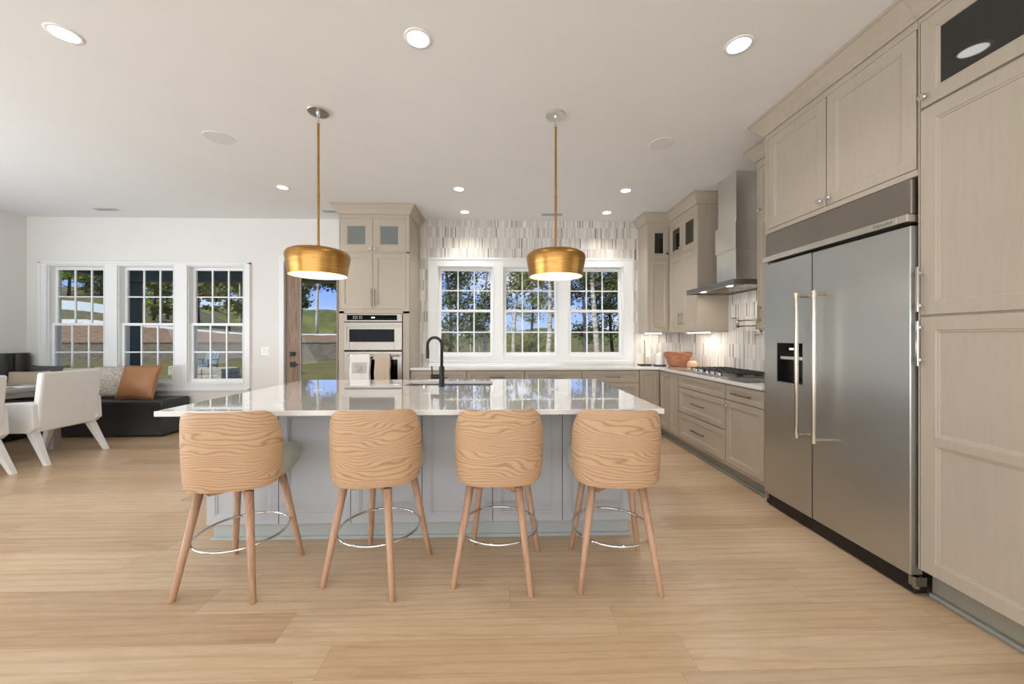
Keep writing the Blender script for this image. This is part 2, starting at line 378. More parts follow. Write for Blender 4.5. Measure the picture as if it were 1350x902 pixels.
wb = structure(bd.build('wall_back', 'wall_paint'))
bd = B(); holed(bd, -1.21, RX, .92, CZ, [(-1.09, 1.96, .92, 2.49)], BY-.008, BY); bd.build('tile_cladding', 'mosaic_back', wb)
wr = structure(B().box(RX, RX+.2, FY, BY, 0, CZ).build('wall_right', 'wall_paint'))
B().box(RX-.008, RX, 2.95, BY-.008, .92, CZ).build('tile_cladding', 'mosaic_side', wr)
structure(B().box(LX-.2, LX, FY, BY, 0, CZ).build('wall_left', 'wall_paint'))
structure(B().box(LX-.2, RX+.2, FY-.2, FY, 0, CZ).build('wall_front', 'wall_paint'))
bd = B(); bd.box(-3.68, -3.24, BY-.015, BY, 0, .13); bd.box(-3.68, -3.24, BY-.025, BY-.015, 0, .02)
bd.box(LX, -3.68, BY-.015, BY, 0, .13)
structure(bd.build('baseboard_back', 'trim_white', bevel=.003))
structure(B().box(LX, LX+.015, FY, 5.47, 0, .13).build('baseboard_left', 'trim_white', bevel=.003))
# casings around the two window groups and the door
def casing(name, outer, wins, zr, th=.02):
    bd = B(); x0, x1, z0, z1 = outer
    holed(bd, x0, x1, z0, z1, [(a, b, *zr) for a, b in wins], BY-th, BY)
    # raised outer back band and inner bead for each opening
    for a, b, c, d in ((x0-.012, x1+.012, z1-.018, z1+.012), (x0-.012, x1+.012, z0-.012, z0+.018)): bd.box(a, b, BY-th-.012, BY, c, d)
    for a, b in ((x0-.012, x0+.018), (x1-.018, x1+.012)): bd.box(a, b, BY-th-.012, BY, z0, z1)
    for a, b in wins:
        w = .012
        for p in ((a-w, a+.0, zr[0]-w, zr[1]+w), (b, b+w, zr[0]-w, zr[1]+w), (a, b, zr[0]-w, zr[0]), (a, b, zr[1], zr[1]+w)): bd.box(p[0], p[1], BY-th-.006, BY-th, p[2], p[3])
    return structure(bd.build(name, 'trim_white', bevel=.002, seg=1))
casing('trim_1', (-6.60, -3.66, .56, 2.40), LW, LZ)
casing('trim_2', (-1.075, 1.945, .962, 2.48), KW, KZ)
bd = B()
for a, b, c, d in ((-3.24, -3.17, 0, 2.51), (-2.20, -2.13, 0, 2.51), (-3.17, -2.20, 2.44, 2.51)): bd.box(a, b, BY-.02, BY, c, d)
structure(bd.build('trim_3', 'trim_white', bevel=.002, seg=1))
# double-hung windows
def window(i, a, b, zr, mid):
    w = semp('window_%d' % i, ((a+b)/2, BY, zr[0]))
    bd = B(); t = .012                                            # jamb liner
    for p in ((a, a+t, zr[0], zr[1]), (b-t, b, zr[0], zr[1]), (a+t, b-t, zr[0], zr[0]+.02), (a+t, b-t, zr[1]-t, zr[1])): bd.box(p[0], p[1], BY-.005, BY+.15, p[2], p[3])
    bd.build('frame', 'trim_white', w, bevel=.002, seg=1)
    a += t; b -= t; z0 = zr[0]+.02; z1 = zr[1]-t
    def sash(nm, y0, y1, c, d, rail):
        bd = B(); st = .034
        bd.box(a, a+st, y0, y1, c, d); bd.box(b-st, b, y0, y1, c, d); bd.box(a+st, b-st, y0, y1, c, c+rail[0]); bd.box(a+st, b-st, y0, y1, d-rail[1], d)
        gx0, gx1, gz0, gz1 = a+st, b-st, c+rail[0], d-rail[1]
        for k in (1, 2): x = gx0+(gx1-gx0)*k/3; bd.box(x-.009, x+.009, y0+.008, y1-.008, gz0, gz1)
        z = (gz0+gz1)/2
        for k in range(3):
            xa = gx0+(gx1-gx0)*k/3+(.009 if k else 0); xb = gx0+(gx1-gx0)*(k+1)/3-(.009 if k < 2 else 0)
            bd.box(xa, xb, y0+.008, y1-.008, z-.009, z+.009)
        so = bd.build(nm, 'sash_white', w)
        B().box(gx0, gx1, (y0+y1)/2-.002, (y0+y1)/2+.002, gz0, gz1).build('glass_pane', 'window_glass', so)
    sash('upper_sash', BY+.075, BY+.11, mid-.02, z1, (.035, .04))
    sash('lower_sash', BY+.035, BY+.07, z0, mid+.02, (.045, .035))
for i, (a, b) in enumerate(LW): window(i+1, a, b, LZ, 1.51)
for i, (a, b) in enumerate(KW): window(i+4, a, b, KZ, 1.715)
# glazed wooden exterior door
dr = semp('door_1', (-2.69, BY, 0))
x0, x1, z1 = -3.155, -2.215, 2.43; y0, y1 = BY+.02, BY+.065
gx0, gx1, gz0, gz1 = -2.955, -2.415, .30, 2.24
bd = B(); bd.box(x0, gx0, y0, y1, .01, z1); bd.box(gx1, x1, y0, y1, .01, z1); bd.box(gx0, gx1, y0, y1, .01, gz0); bd.box(gx0, gx1, y0, y1, gz1, z1)
leafo = bd.build('door_leaf', 'door_wood', dr, bevel=.003)
bd = B(); q = .014
for p in ((gx0, gx0+q, gz0, gz1), (gx1-q, gx1, gz0, gz1), (gx0+q, gx1-q, gz0, gz0+q), (gx0+q, gx1-q, gz1-q, gz1)): bd.box(p[0], p[1], y0-.004, y0+.012, p[2], p[3])
bd.build('glass_bead', 'glass_bead', leafo)
B().box(gx0, gx1, y0+.02, y0+.025, gz0, gz1).build('glass_pane', 'window_glass', leafo)
bd = B().box(-3.10, -3.02, y0-.02, y0, 1.05, 1.11); bd.cyl((-3.06, y0-.035, 1.08), (-3.06, y0-.02, 1.08), .022); bd.build('deadbolt', 'black_matte', leafo, bevel=.004)
bd = B().box(-3.10, -3.02, y0-.012, y0, .885, .965); bd.cyl((-3.06, y0-.055, .925), (-3.06, y0-.012, .925), .013); bd.box(-3.07, -2.965, y0-.065, y0-.045, .915, .935); bd.build('door_handle', 'black_matte', leafo, bevel=.004)

# ------------------------------------------------------------------ cabinet building blocks
class F:                                                    # a front plane: u along the run, v up, w out of the face
    def __init__(s, axis, plane):                           # 'B': faces -Y at y=plane ; 'R': faces -X at x=plane
        s.a = axis; s.p = plane
    def P(s, u, v, w): return (u, s.p-w, v) if s.a == 'B' else (s.p-w, u, v)
    def box(s, bd, u0, u1, v0, v1, w0, w1):
        a = s.P(u0, v0, w0); b = s.P(u1, v1, w1)
        bd.box(min(a[0], b[0]), max(a[0], b[0]), min(a[1], b[1]), max(a[1], b[1]), min(a[2], b[2]), max(a[2], b[2]))
def shaker(bd, F_, u0, u1, v0, v1, st=.055, w0=-.02, w1=0.0, rec=.010, glass=False, bead=.014):
    """frame + sloped bead + recessed field, one closed mesh"""
    def ring(d, w): return [bd.bm.verts.new(F_.P(*p, w)) for p in ((u0+d, v0+d), (u1-d, v0+d), (u1-d, v1-d), (u0+d, v1-d))]
    R = [ring(0, w0), ring(0, w1-.002), ring(.002, w1), ring(st, w1), ring(st+.003, w1-.004), ring(st+bead-.003, w1-.005), ring(st+bead, w1-rec)]
    if glass: R += [ring(st+bead, w0)]
    for A, D in zip(R, R[1:]):
        for k in range(4): j = (k+1) % 4; bd.bm.faces.new((A[k], A[j], D[j], D[k]))
    if glass:
        A, D = R[-1], R[0]
        for k in range(4): j = (k+1) % 4; bd.bm.faces.new((A[k], A[j], D[j], D[k]))
    else: bd.bm.faces.new(R[-1]); bd.bm.faces.new(R[0][::-1])
def knob(F_, u, v, parent, r=.0185, w=0.0):
    bd = B(); bd.cyl(F_.P(u, v, w), F_.P(u, v, w+.02), .006, seg=12); bd.cyl(F_.P(u, v, w+.018), F_.P(u, v, w+.024), r*.8, r, seg=20); bd.cyl(F_.P(u, v, w+.024), F_.P(u, v, w+.030), r, r*.86, seg=20)
    return bd.build('knob', 'chrome', parent, smooth=False)
def pull(F_, u, v, L, vertical, parent, w=0.0, mat='dark_nickel'):
    bd = B(); h = L/2; t = .0065
    if vertical: F_.box(bd, u-t, u+t, v-h, v+h, w+.024, w+.034); ends = ((u, v-h*.72), (u, v+h*.72))
    else: F_.box(bd, u-h, u+h, v-t, v+t, w+.024, w+.034); ends = ((u-h*.72, v), (u+h*.72, v))
    for a, b in ends: F_.box(bd, a-.007, a+.007, b-.007, b+.007, w, w+.024)
    return bd.build('handle', mat, parent, bevel=.0015, seg=1)
def front(F_, kind, u0, u1, v0, v1, parent, hw=None, glassmat='cabinet_glass_dark', st=.055, hm='dark_nickel'):
    g = .0018; u0 += g; u1 -= g; v0 += g; v1 -= g
    bd = B(); shaker(bd, F_, u0, u1, v0, v1, st=min(st, (v1-v0)*.28, (u1-u0)*.28), glass=(kind == 'glass'))
    o = bd.build({'door': 'door', 'glass': 'glass_door', 'drawer': 'drawer'}[kind], 'greige_maple', parent)
    if kind == 'glass':
        bd = B(); q = st+.012; F_.box(bd, u0+q, u1-q, v0+q, v1-q, -.016, -.011); bd.build('glass_pane', glassmat, o)
    if hw:
        if hw[0] == 'knob': knob(F_, hw[1], hw[2], o)
        elif hw[0] == 'v': pull(F_, hw[1], hw[2], hw[3], True, o, mat=hm)
        elif hw[0] == 'h': pull(F_, hw[1], hw[2], hw[3], False, o)
    return o
def crown(bd, path, z0, z1, proj):
    """path: plan points [(x,y,nx,ny)] with outward mitre offsets; moulding profile lifted from z0 to z1"""
    prof = [(0, z0), (.012, z0), (.014, z0+.012), (.022, z0+.020), (proj*.45, z0+(z1-z0)*.42), (proj*.82, z0+(z1-z0)*.72), (proj*.86, z1-.022), (proj, z1-.018), (proj, z1), (0, z1)]
    rows = [[bd.bm.verts.new((x+nx*d, y+ny*d, z)) for d, z in prof] for x, y, nx, ny in path]
    for A, D in zip(rows, rows[1:]):
        for k in range(len(prof)): j = (k+1) % len(prof); bd.bm.faces.new((A[k], A[j], D[j], D[k]))
    bd.bm.faces.new(rows[0]); bd.bm.faces.new(rows[-1][::-1])

CR0 = 2.925                                                   # underside of the crowns
# ---- oven tower
FT = F('B', 4.90)
tx0, tx1 = -2.125, -1.215
tw = thing('oven_tower_cabinet', 'tall greige tower cabinet holding the built-in ovens, two grey glass doors on top', 'cabinet', ((tx0+tx1)/2, 5.2, 0))
bd = B(); bd.box(tx0, tx1, 4.92, BY-.001, .10, .33); bd.box(tx0, tx0+.02, 4.92, BY-.001, .33, 1.665); bd.box(tx1-.02, tx1, 4.92, BY-.001, .33, 1.665)
bd.box(tx0, tx0+.068, 4.90, 4.92, .33, 1.665); bd.box(tx1-.085, tx1, 4.90, 4.92, .33, 1.665); bd.box(tx0, tx1, 4.90, 4.92, 1.632, 1.69)
bd.box(tx0, tx1, 4.92, BY-.001, 1.665, 2.925); bd.box(tx0, tx1, 4.90, 4.92, 2.42, 2.44); bd.box(tx0, tx1, 4.90, 4.92, 2.876, 2.925); bd.box(tx0, tx0+.012, 4.90, 4.92, 1.69, 2.88); bd.box(tx1-.047, tx1, 4.90, 4.92, 1.69, 2.88)
bd.box(tx0+.01, tx1-.01, 4.97, BY-.01, 0, .10)
bd.build('carcass', 'greige_maple', tw, bevel=.0015, seg=1)
bd = B()                                                      # flat applied frames on the side
for z0, z1 in ((.14, 1.66), (1.70, 2.41), (2.45, 2.90)):
    for p in ((4.925, 4.955, z0, z1), (5.46, 5.485, z0, z1), (4.955, 5.46, z0, z0+.03), (4.955, 5.46, z1-.03, z1)): bd.box(tx1, tx1+.004, *p)
bd.build('side_frame', 'greige_maple', tw)
mc = (tx0+.012+tx1-.047)/2
front(FT, 'glass', tx0+.012, mc, 2.44, 2.876, tw, ('knob', mc-.028, 2.475), 'cabinet_glass_frosted', st=.085)
front(FT, 'glass', mc, tx1-.047, 2.44, 2.876, tw, ('knob', mc+.028, 2.475), 'cabinet_glass_frosted', st=.085)
front(FT, 'door', tx0+.012, mc, 1.69, 2.42, tw, ('v', mc-.02, 1.84, .24))
front(FT, 'door', mc, tx1-.047, 1.69, 2.42, tw, ('v', mc+.02, 1.84, .24))
bd = B(); crown(bd, [(tx0, BY-.01, -1, 0), (tx0, 4.90, -1, -1), (tx1, 4.90, 1, -1), (tx1, BY-.01, 1, 0)], CR0, CZ-.001, .085); bd.build('crown_moulding', 'greige_maple', tw)
# ---- microwave in the tower
mw = thing('microwave_oven', 'stainless built-in microwave with black window in tower cabinet above the wall oven', 'microwave', (-1.68, 5.2, 1.14))
ax0, ax1 = -2.052, -1.305
B().box(ax0+.02, ax1-.02, 4.93, 5.4, 1.16, 1.62).build('housing', 'black_plastic', mw)
B().box(ax0, ax1, 4.885, 4.898, 1.525, 1.628).build('control_fascia', 'stainless', mw, bevel=.002)
cp = B().box(-2.015, -1.37, 4.880, 4.8848, 1.545, 1.612).build('control_panel', 'black_glass', mw, bevel=.001, seg=1)
for q_, n_ in ((-1.935, 3), (-1.855, 2)):
    for r in range(2):
        for k in range(n_): B().box(q_+k*.022, q_+.012+k*.022, 4.8785, 4.880, 1.565+r*.02, 1.575+r*.02).build('button', 'vent_metal', cp)
B().box(-1.70, -1.655, 4.8785, 4.880, 1.57, 1.588).build('clock_display', 'display', cp)
bd = B(); holed(bd, ax0, ax1, 1.155, 1.515, [(-1.985, -1.405, 1.262, 1.425)], 4.882, 4.898)
bd.box(-2.035, -1.325, 4.876, 4.882, 1.455, 1.475); bd.box(-2.03, -2.015, 4.876, 4.882, 1.26, 1.455)
mdoor = bd.build('oven_door', 'stainless', mw, bevel=.002, seg=1)
B().box(-1.985, -1.405, 4.888, 4.892, 1.262, 1.425).build('window', 'black_glass', mdoor)
# ---- wall oven
ov = thing('wall_oven', 'stainless wall oven below the microwave with towels over its bar handle', 'oven', (-1.68, 5.2, .36))
B().box(ax0+.02, ax1-.02, 4.93, 5.4, .38, 1.12).build('housing', 'black_plastic', ov)
bd = B(); holed(bd, ax0, ax1, .36, 1.135, [(-1.95, -1.365, .55, 1.03)], 4.885, 4.898); od = bd.build('oven_door', 'stainless', ov, bevel=.002, seg=1)
B().box(-1.95, -1.365, 4.888, 4.892, .55, 1.03).build('window', 'black_glass', od)
bd = B(); bd.tube([(-2.00, 4.84, 1.085), (-1.33, 4.84, 1.085)], .011, 14); bd.cyl((-1.985, 4.84, 1.085), (-1.985, 4.885, 1.085), .009); bd.cyl((-1.345, 4.84, 1.085), (-1.345, 4.885, 1.085), .009); bd.build('handle', 'chrome', od)
def towel(name, x0, x1, mat, lab, zf, zb):
    r = .014; yc, zc = 4.84, 1.085; pts = [(yc-r, zf)]
    pts += [(yc-r, zc)] + [(yc-r*math.cos(a), zc+r*math.sin(a)) for a in [PI*k/8 for k in range(1, 8)]] + [(yc+r, zc), (yc+r, zb)]
    full = []
    for (a, b), (c, d) in zip(pts, pts[1:]):
        n = max(1, int(abs(b-d)/.03)); full += [(a+(c-a)*k/n, b+(d-b)*k/n) for k in range(n)]
    full.append(pts[-1]); nn = len(full)-1
    def fn(i, j):
        y, z = full[int(round(j*nn))]; x = x0+(x1-x0)*i
        k = max(0, (zc-z))*(1 if y < yc else 0)
        return (x+.004*math.sin(z*20), y-.010*k*abs(math.sin(i*7+1))*2, z-.004*math.sin(i*5)*k)
    o = B().grid(fn, 14, nn).build(name, mat, None, smooth=True, solid=-.004, base=((x0+x1)/2, yc, zf)); return tag(o, lab, 'towel')
t1 = towel('dish_towel', -1.955, -1.70, 'white_cotton', 'white dish towel with a grey line drawing over the oven handle', .62, .75)
bd = B(); bd.box(-1.925, -1.735, 4.8165, 4.8200, .86, 1.0); pr = bd.build('printed_picture', 'sketch_ground', None); pr.parent = t1; pr.location = -Vector(t1.location)
bd = B(); rr = random.Random(3)
for k in range(9):
    xs = -1.91+rr.random()*.09; zz = .875+rr.random()*.10
    bd.tube([(xs+i*.011, 4.8150, zz+.014*math.sin(i*.9+k)+.004*i*(1 if k % 2 else -1)) for i in range(8)], .0013, 5)
ps = bd.build('line_drawing', 'sketch_ink', None); ps.parent = pr
towel('hand_towel', -1.64, -1.445, 'beige_cotton', 'plain beige towel folded over the oven handle', .645, .78)

# ---- back run base cabinets
FB = F('B', 4.93)
edges = [-1.208, -.467, .297, 1.065, 1.838]
labs = ['greige drawer base beside the oven tower', 'greige drawer base under left kitchen window', 'greige drawer base under the middle kitchen window', 'greige drawer base under the right kitchen window, long dark pull on its top drawer']
for i in range(4):
    a, b = edges[i], edges[i+1]
    t = thing('base_cabinet', labs[i], 'cabinet', ((a+b)/2, 5.2, 0), 'drawer bases under the kitchen windows')
    bd = B(); bd.box(a+.001, b-.001, 4.95, BY-.01, .105, .888); bd.build('carcass', 'greige_maple', t)
    B().box(a+.001, b-.001, 5.0, 5.02, 0, .105).build('toe_kick', 'toe_kick', t)
    for z0, z1 in ((.716, .875), (.43, .712), (.14, .426)): front(FB, 'drawer', a+.003, b-.003, z0, z1, t, ('h', (a+b)/2+.02, (z0+z1)/2, .20))
a, b = 1.838, 2.085
t = thing('base_cabinet', 'narrow greige corner cabinet with one door and small knob, right end of back run', 'cabinet', ((a+b)/2, 5.2, 0))
B().box(a+.001, 2.128, 4.95, BY-.01, .105, .888).build('carcass', 'greige_maple', t)
B().box(a+.001, 2.20, 5.0, 5.02, 0, .105).build('toe_kick', 'toe_kick', t)
front(FB, 'door', a+.003, b+.022, .14, .875, t, ('knob', a+.04, .83), st=.05)
# ---- right run base cabinets
FR = F('R', 2.11)
def rbase(y0, y1, lab, fr):
    t = thing('base_cabinet', lab, 'cabinet', (2.4, (y0+y1)/2, 0))
    B().box(2.13, RX-.01, y0+.001, y1-.001, .105, .888).build('carcass', 'greige_maple', t)
    B().box(2.18, 2.20, y0+.001, (y1-.001 if y1 < 4.9 else 4.995), 0, .105).build('toe_kick', 'toe_kick', t)
    for k in fr: front(FR, *k[:5], t, *k[5:])
    return t
rbase(4.40, 4.92, 'greige blind corner cabinet on right run with two narrow doors', [('door', 4.645, 4.915, .14, .875, None), ('door', 4.405, 4.64, .14, .875, ('knob', 4.60, .83))])
rbase(3.463, 4.40, 'wide greige drawer base below the gas cooktop', [('drawer', 3.468, 4.395, .735, .875, None), ('drawer', 3.468, 4.395, .442, .729, ('h', 3.93, .585, .27)), ('drawer', 3.468, 4.395, .142, .436, ('h', 3.93, .29, .27))])
rbase(2.935, 3.463, 'greige base cabinet beside the refrigerator, one drawer over one door', [('drawer', 2.94, 3.458, .735, .875, ('h', 3.2, .805, .27)), ('door', 2.94, 3.458, .142, .729, ('knob', 3.42, .68))])
structure(B().box(2.155, 2.18, 2.94, 4.94, 0, .022).build('trim_4', 'shoe_mould', bevel=.008))
# ---- L-shaped worktop
bd = B(); L_ = [(-1.2095, 4.905), (2.085, 4.905), (2.085, 2.936), (RX-.009, 2.936), (RX-.009, BY-.009), (-1.2095, BY-.009)]
bd.prism(L_, lambda p, k: (p[0], p[1], .889+.033*k))
bd.box(-1.075, 1.945, BY-.03, BY-.021, .9225, .948)
tag(bd.build('worktop', 'quartz', bevel=.003, base=(0, 5.2, .889)), 'white quartz worktop running under the kitchen windows and round to the refrigerator', 'countertop')
# ---- upper corner cabinets
UB = F('B', 5.15)
t = thing('upper_cabinet', 'single greige wall cabinet right of kitchen window, one dark glass door above', 'cabinet', (2.2, 5.3, 1.38))
bd = B(); bd.box(2.03, 2.36, 5.17, BY-.009, 1.385, CR0); bd.box(2.03, 2.065, 5.15, 5.17, 1.385, CR0); bd.box(2.34, 2.36, 5.15, 5.17, 1.385, CR0); bd.box(2.065, 2.34, 5.15, 5.17, 2.40, 2.425); bd.box(2.065, 2.34, 5.15, 5.17, 2.86, CR0)
bd.build('carcass', 'greige_maple', t, bevel=.0015, seg=1)
front(UB, 'glass', 2.065, 2.335, 2.425, 2.86, t, ('knob', 2.305, 2.49), st=.06)
front(UB, 'door', 2.065, 2.335, 1.40, 2.40, t, None, st=.05)
bd = B(); crown(bd, [(2.03, BY-.01, -1, 0), (2.03, 5.15, -1, -1), (2.34, 5.15, -1, -1)], CR0, CZ-.001, .085); bd.build('crown_moulding', 'greige_maple', t)
B().box(2.07, 2.30, 5.30, 5.34, 1.372, 1.385).build('light_strip', 'strip_lens', t)
light('undercabinet_glow', 'AREA', (2.19, 5.32, 1.368), (0, 0, 0), 1.1, (1, .93, .82), shape='RECTANGLE', size=.25, size_y=.05)
UR = F('R', 2.34)
t = thing('upper_cabinet', 'double greige wall cabinet left of the range hood, two dark glass doors above', 'cabinet', (2.55, 4.8, 1.38))
y0, y1 = 4.40, 5.145; ym = (y0+.02+y1)/2
bd = B(); bd.box(2.36, RX-.009, y0, y1, 1.385, CR0); bd.box(2.34, 2.36, y0, y0+.018, 1.385, CR0); bd.box(2.34, 2.36, y0+.018, y1, 2.40, 2.425); bd.box(2.34, 2.36, y0+.018, y1, 2.86, CR0)
bd.build('carcass', 'greige_maple', t, bevel=.0015, seg=1)
bd = B()
for z0, z1 in ((1.40, 2.39), (2.43, 2.90)):
    for p in ((2.345, 2.375, z0, z1), (2.375, 2.70, z0, z0+.025), (2.375, 2.70, z1-.025, z1)): bd.box(p[0], p[1], y0-.004, y0, p[2], p[3])
bd.build('side_frame', 'greige_maple', t)
front(UR, 'glass', y0+.02, ym, 2.425, 2.86, t, ('knob', ym-.03, 2.49), st=.06); front(UR, 'glass', ym, y1-.003, 2.425, 2.86, t, ('knob', ym+.03, 2.49), st=.06)
front(UR, 'door', y0+.02, ym, 1.40, 2.40, t, ('v', ym-.035, 1.56, .16)); front(UR, 'door', ym, y1-.003, 1.40, 2.40, t, ('v', ym+.035, 1.56, .16))
bd = B(); crown(bd, [(RX-.01, y0, 0, -1), (2.34, y0, -1, -1), (2.34, 5.15, -1, -1)], CR0, CZ-.001, .085); bd.build('crown_moulding', 'greige_maple', t)
B().box(2.52, 2.56, 4.5, 5.0, 1.372, 1.385).build('light_strip', 'strip_lens', t)
light('undercabinet_glow', 'AREA', (2.55, 4.72, 1.368), (0, 0, 0), 2.0, (1, .93, .82), shape='RECTANGLE', size=.05, size_y=.5)
# narrow upper beside the fridge
t = thing('upper_cabinet', 'narrow greige wall cabinet squeezed between range hood and refrigerator', 'cabinet', (2.55, 3.15, 1.38))
y0, y1 = 2.935, 3.35
bd = B(); bd.box(2.36, RX-.009, y0, y1, 1.385, CR0); bd.box(2.34, 2.36, y1-.018, y1, 1.385, CR0); bd.box(2.34, 2.36, y0, y1-.018, 2.40, 2.425); bd.box(2.34, 2.36, y0, y1-.018, 2.86, CR0)
bd.build('carcass', 'greige_maple', t, bevel=.0015, seg=1)
front(UR, 'glass', y0, y1-.02, 2.425, 2.86, t, ('knob', y1-.05, 2.47), st=.06)
front(UR, 'door', y0, y1-.02, 1.40, 2.40, t, ('v', y1-.05, 1.53, .16))
bd = B(); crown(bd, [(2.34, 2.935, -1, 0), (2.34, y1, -1, 1), (RX-.01, y1, 0, 1)], CR0, CZ-.001, .085); bd.build('crown_moulding', 'greige_maple', t)
B().box(2.52, 2.56, 3.0, 3.3, 1.372, 1.385).build('light_strip', 'strip_lens', t)

# ---- range hood
h = thing('range_hood', 'stainless chimney range hood on tiled wall over the gas cooktop', 'range hood', (2.46, 3.945, 1.825))
hy0, hy1 = 3.49, 4.395
bd = B(); bd.box(2.207, RX-.009, hy0, hy1, 1.840, 1.878); bd.box(2.207, RX-.009, hy0, hy0+.02, 1.825, 1.84); bd.box(2.207, RX-.009, hy1-.02, hy1, 1.825, 1.84); bd.box(2.207, 2.227, hy0+.02, hy1-.02, 1.825, 1.84); bd.box(2.69, RX-.009, hy0+.02, hy1-.02, 1.825, 1.84)
can = bd.build('canopy', 'stainless', h, bevel=.002, seg=1)
bd = B()
for k in range(6): bd.box(2.2045, 2.207, 4.02-k*.028, 4.035-k*.028, 1.846, 1.870)
bd.build('control_buttons', 'dark_nickel', can)
for y in (3.70, 4.19): B().cyl((2.30, y, 1.8385), (2.30, y, 1.832), .032).build('hood_lamp', 'strip_lens', can)
bd = B()
for k in range(3): bd.box(2.36, 2.66, 3.56+k*.27, 3.80+k*.27, 1.832, 1.84)
bd.build('grease_filter', 'dark_nickel', can, bevel=.003)
B().box(2.41, RX-.009, 3.775, 4.115, 1.878, 2.52).build('lower_chimney', 'bright_steel', h, bevel=.002, seg=1)
B().box(2.40, RX-.009, 3.765, 4.125, 2.24, 2.52).build('chimney_collar', 'bright_steel', h, bevel=.002, seg=1)
B().box(2.42, RX-.009, 3.785, 4.105, 2.52, CZ-.001).build('upper_chimney', 'bright_steel', h, bevel=.002, seg=1)
light('hood_glow', 'AREA', (2.35, 3.94, 1.815), (0, 0, 0), 2.2, (1, .93, .82), shape='RECTANGLE', size=.1, size_y=.6)
# ---- cooktop
ck = thing('gas_cooktop', 'stainless gas cooktop with black cast grates set on the white worktop', 'cooktop', (2.42, 3.95, .9225))
B().box(2.165, 2.69, 3.50, 4.41, .9225, .932).build('steel_tray', 'stainless', ck, bevel=.003)
for k in range(3):
    y0 = 3.52+k*.295; bd = B(); y1 = y0+.285
    for p in ((2.26, 2.68, y0, y0+.012), (2.26, 2.68, y1-.012, y1), (2.26, 2.272, y0, y1), (2.668, 2.68, y0, y1)): bd.box(*p, .955, .968)
    for q in range(1, 6): x = 2.26+.42*q/6; bd.box(x-.005, x+.005, y0+.012, y1-.012, .957, .972)
    bd.box(2.272, 2.668, (y0+y1)/2-.005, (y0+y1)/2+.005, .957, .972)
    for x in (2.262, 2.668):
        for y in (y0+.002, y1-.012): bd.box(x, x+.010, y, y+.010, .932, .955)
    bd.build('grate', 'grate_iron', ck)
for x, y in ((2.37, 3.66), (2.57, 3.66), (2.47, 3.955), (2.37, 4.25), (2.57, 4.25)):
    B().lathe([(0, .012), (.03, .012), (.034, .006), (.045, .004), (.045, 0), (0, 0)], (x, y, .932), 24).build('burner', 'black_matte', ck, smooth=True)
for k in range(5): B().cyl((2.215, 3.72+k*.115, .932), (2.215, 3.72+k*.115, .958), .021, .018).build('control_knob', 'chrome', ck, bevel=.002)
# ---- pot filler
pf = thing('pot_filler', 'dark nickel wall-mounted pot filler tap with folded arms above the cooktop', 'tap', (RX-.05, 3.72, 1.42))
bd = B(); bd.cyl((RX-.009, 3.72, 1.40), (RX-.022, 3.72, 1.40), .032, .028); bd.cyl((RX-.02, 3.72, 1.40), (RX-.09, 3.72, 1.40), .012); bd.build('wall_flange', 'dark_nickel', pf, bevel=.001)
bd = B(); bd.cyl((RX-.09, 3.72, 1.375), (RX-.09, 3.72, 1.455), .014); bd.tube([(RX-.09, 3.72, 1.44), (RX-.10, 3.90, 1.44), (RX-.11, 4.07, 1.44)], .009); bd.build('first_arm', 'dark_nickel', pf, smooth=True)
bd = B(); bd.cyl((RX-.11, 4.07, 1.425), (RX-.11, 4.07, 1.515), .014); bd.tube([(RX-.11, 4.07, 1.50), (RX-.13, 3.9, 1.50), (RX-.15, 3.72, 1.50)], .009); bd.tube([(RX-.15, 3.72, 1.50), (RX-.155, 3.70, 1.495), (RX-.157, 3.69, 1.47), (RX-.157, 3.69, 1.40)], .010); bd.build('second_arm', 'dark_nickel', pf, smooth=True)
bd = B(); bd.cyl((RX-.11, 4.07, 1.515), (RX-.11, 4.07, 1.54), .012); bd.tube([(RX-.11, 4.07, 1.53), (RX-.17, 4.09, 1.535)], .005); bd.build('lever', 'dark_nickel', pf)
bd = B(); bd.tube([(RX-.09, 3.72, 1.378), (RX-.09, 3.72, 1.34)], .010); bd.tube([(RX-.09, 3.72, 1.345), (RX-.15, 3.74, 1.345)], .005); bd.build('lever', 'dark_nickel', pf)

# ---- fridge
fr_ = thing('refrigerator', 'wide stainless side-by-side refrigerator with two tall bar handles and door dispenser', 'refrigerator', (2.4, 2.36, 0))
fy0, fy1, sm = 1.835, 2.895, 2.44
B().box(2.15, RX-.01, fy0+.008, fy1-.005, .10, 2.13).build('body', 'black_plastic', fr_)
def fdoor(y0, y1, cut=None):
    bd = B()
    if not cut: bd.box(2.08, 2.145, y0, y1, .10, 1.885)
    else:
        a, b, c, d = cut
        bd.box(2.08, 2.145, y0, a, .10, 1.885); bd.box(2.08, 2.145, b, y1, .10, 1.885); bd.box(2.08, 2.145, a, b, .10, c); bd.box(2.08, 2.145, a, b, d, 1.885)
    return bd.build('door', 'fridge_steel', fr_, bevel=.004, seg=2) if not cut else bd.build('door', 'fridge_steel', fr_)
d1 = fdoor(fy0+.004, sm-.003); d2 = fdoor(sm+.003, fy1-.004, (2.52, 2.762, .985, 1.275))
bd = B(); bd.box(2.138, 2.144, 2.52, 2.762, .985, 1.275); bd.box(2.083, 2.138, 2.52, 2.525, .985, 1.275); bd.box(2.083, 2.138, 2.757, 2.762, .985, 1.275); bd.box(2.083, 2.138, 2.525, 2.757, .985, .992)
disp = bd.build('water_dispenser', 'black_plastic', d2)
B().box(2.084, 2.137, 2.526, 2.756, 1.185, 1.274).build('dispenser_panel', 'black_glass', disp)
B().box(2.078, 2.10, 2.526, 2.725, 1.155, 1.178).build('dispenser_shelf', 'bright_steel', disp, bevel=.002)
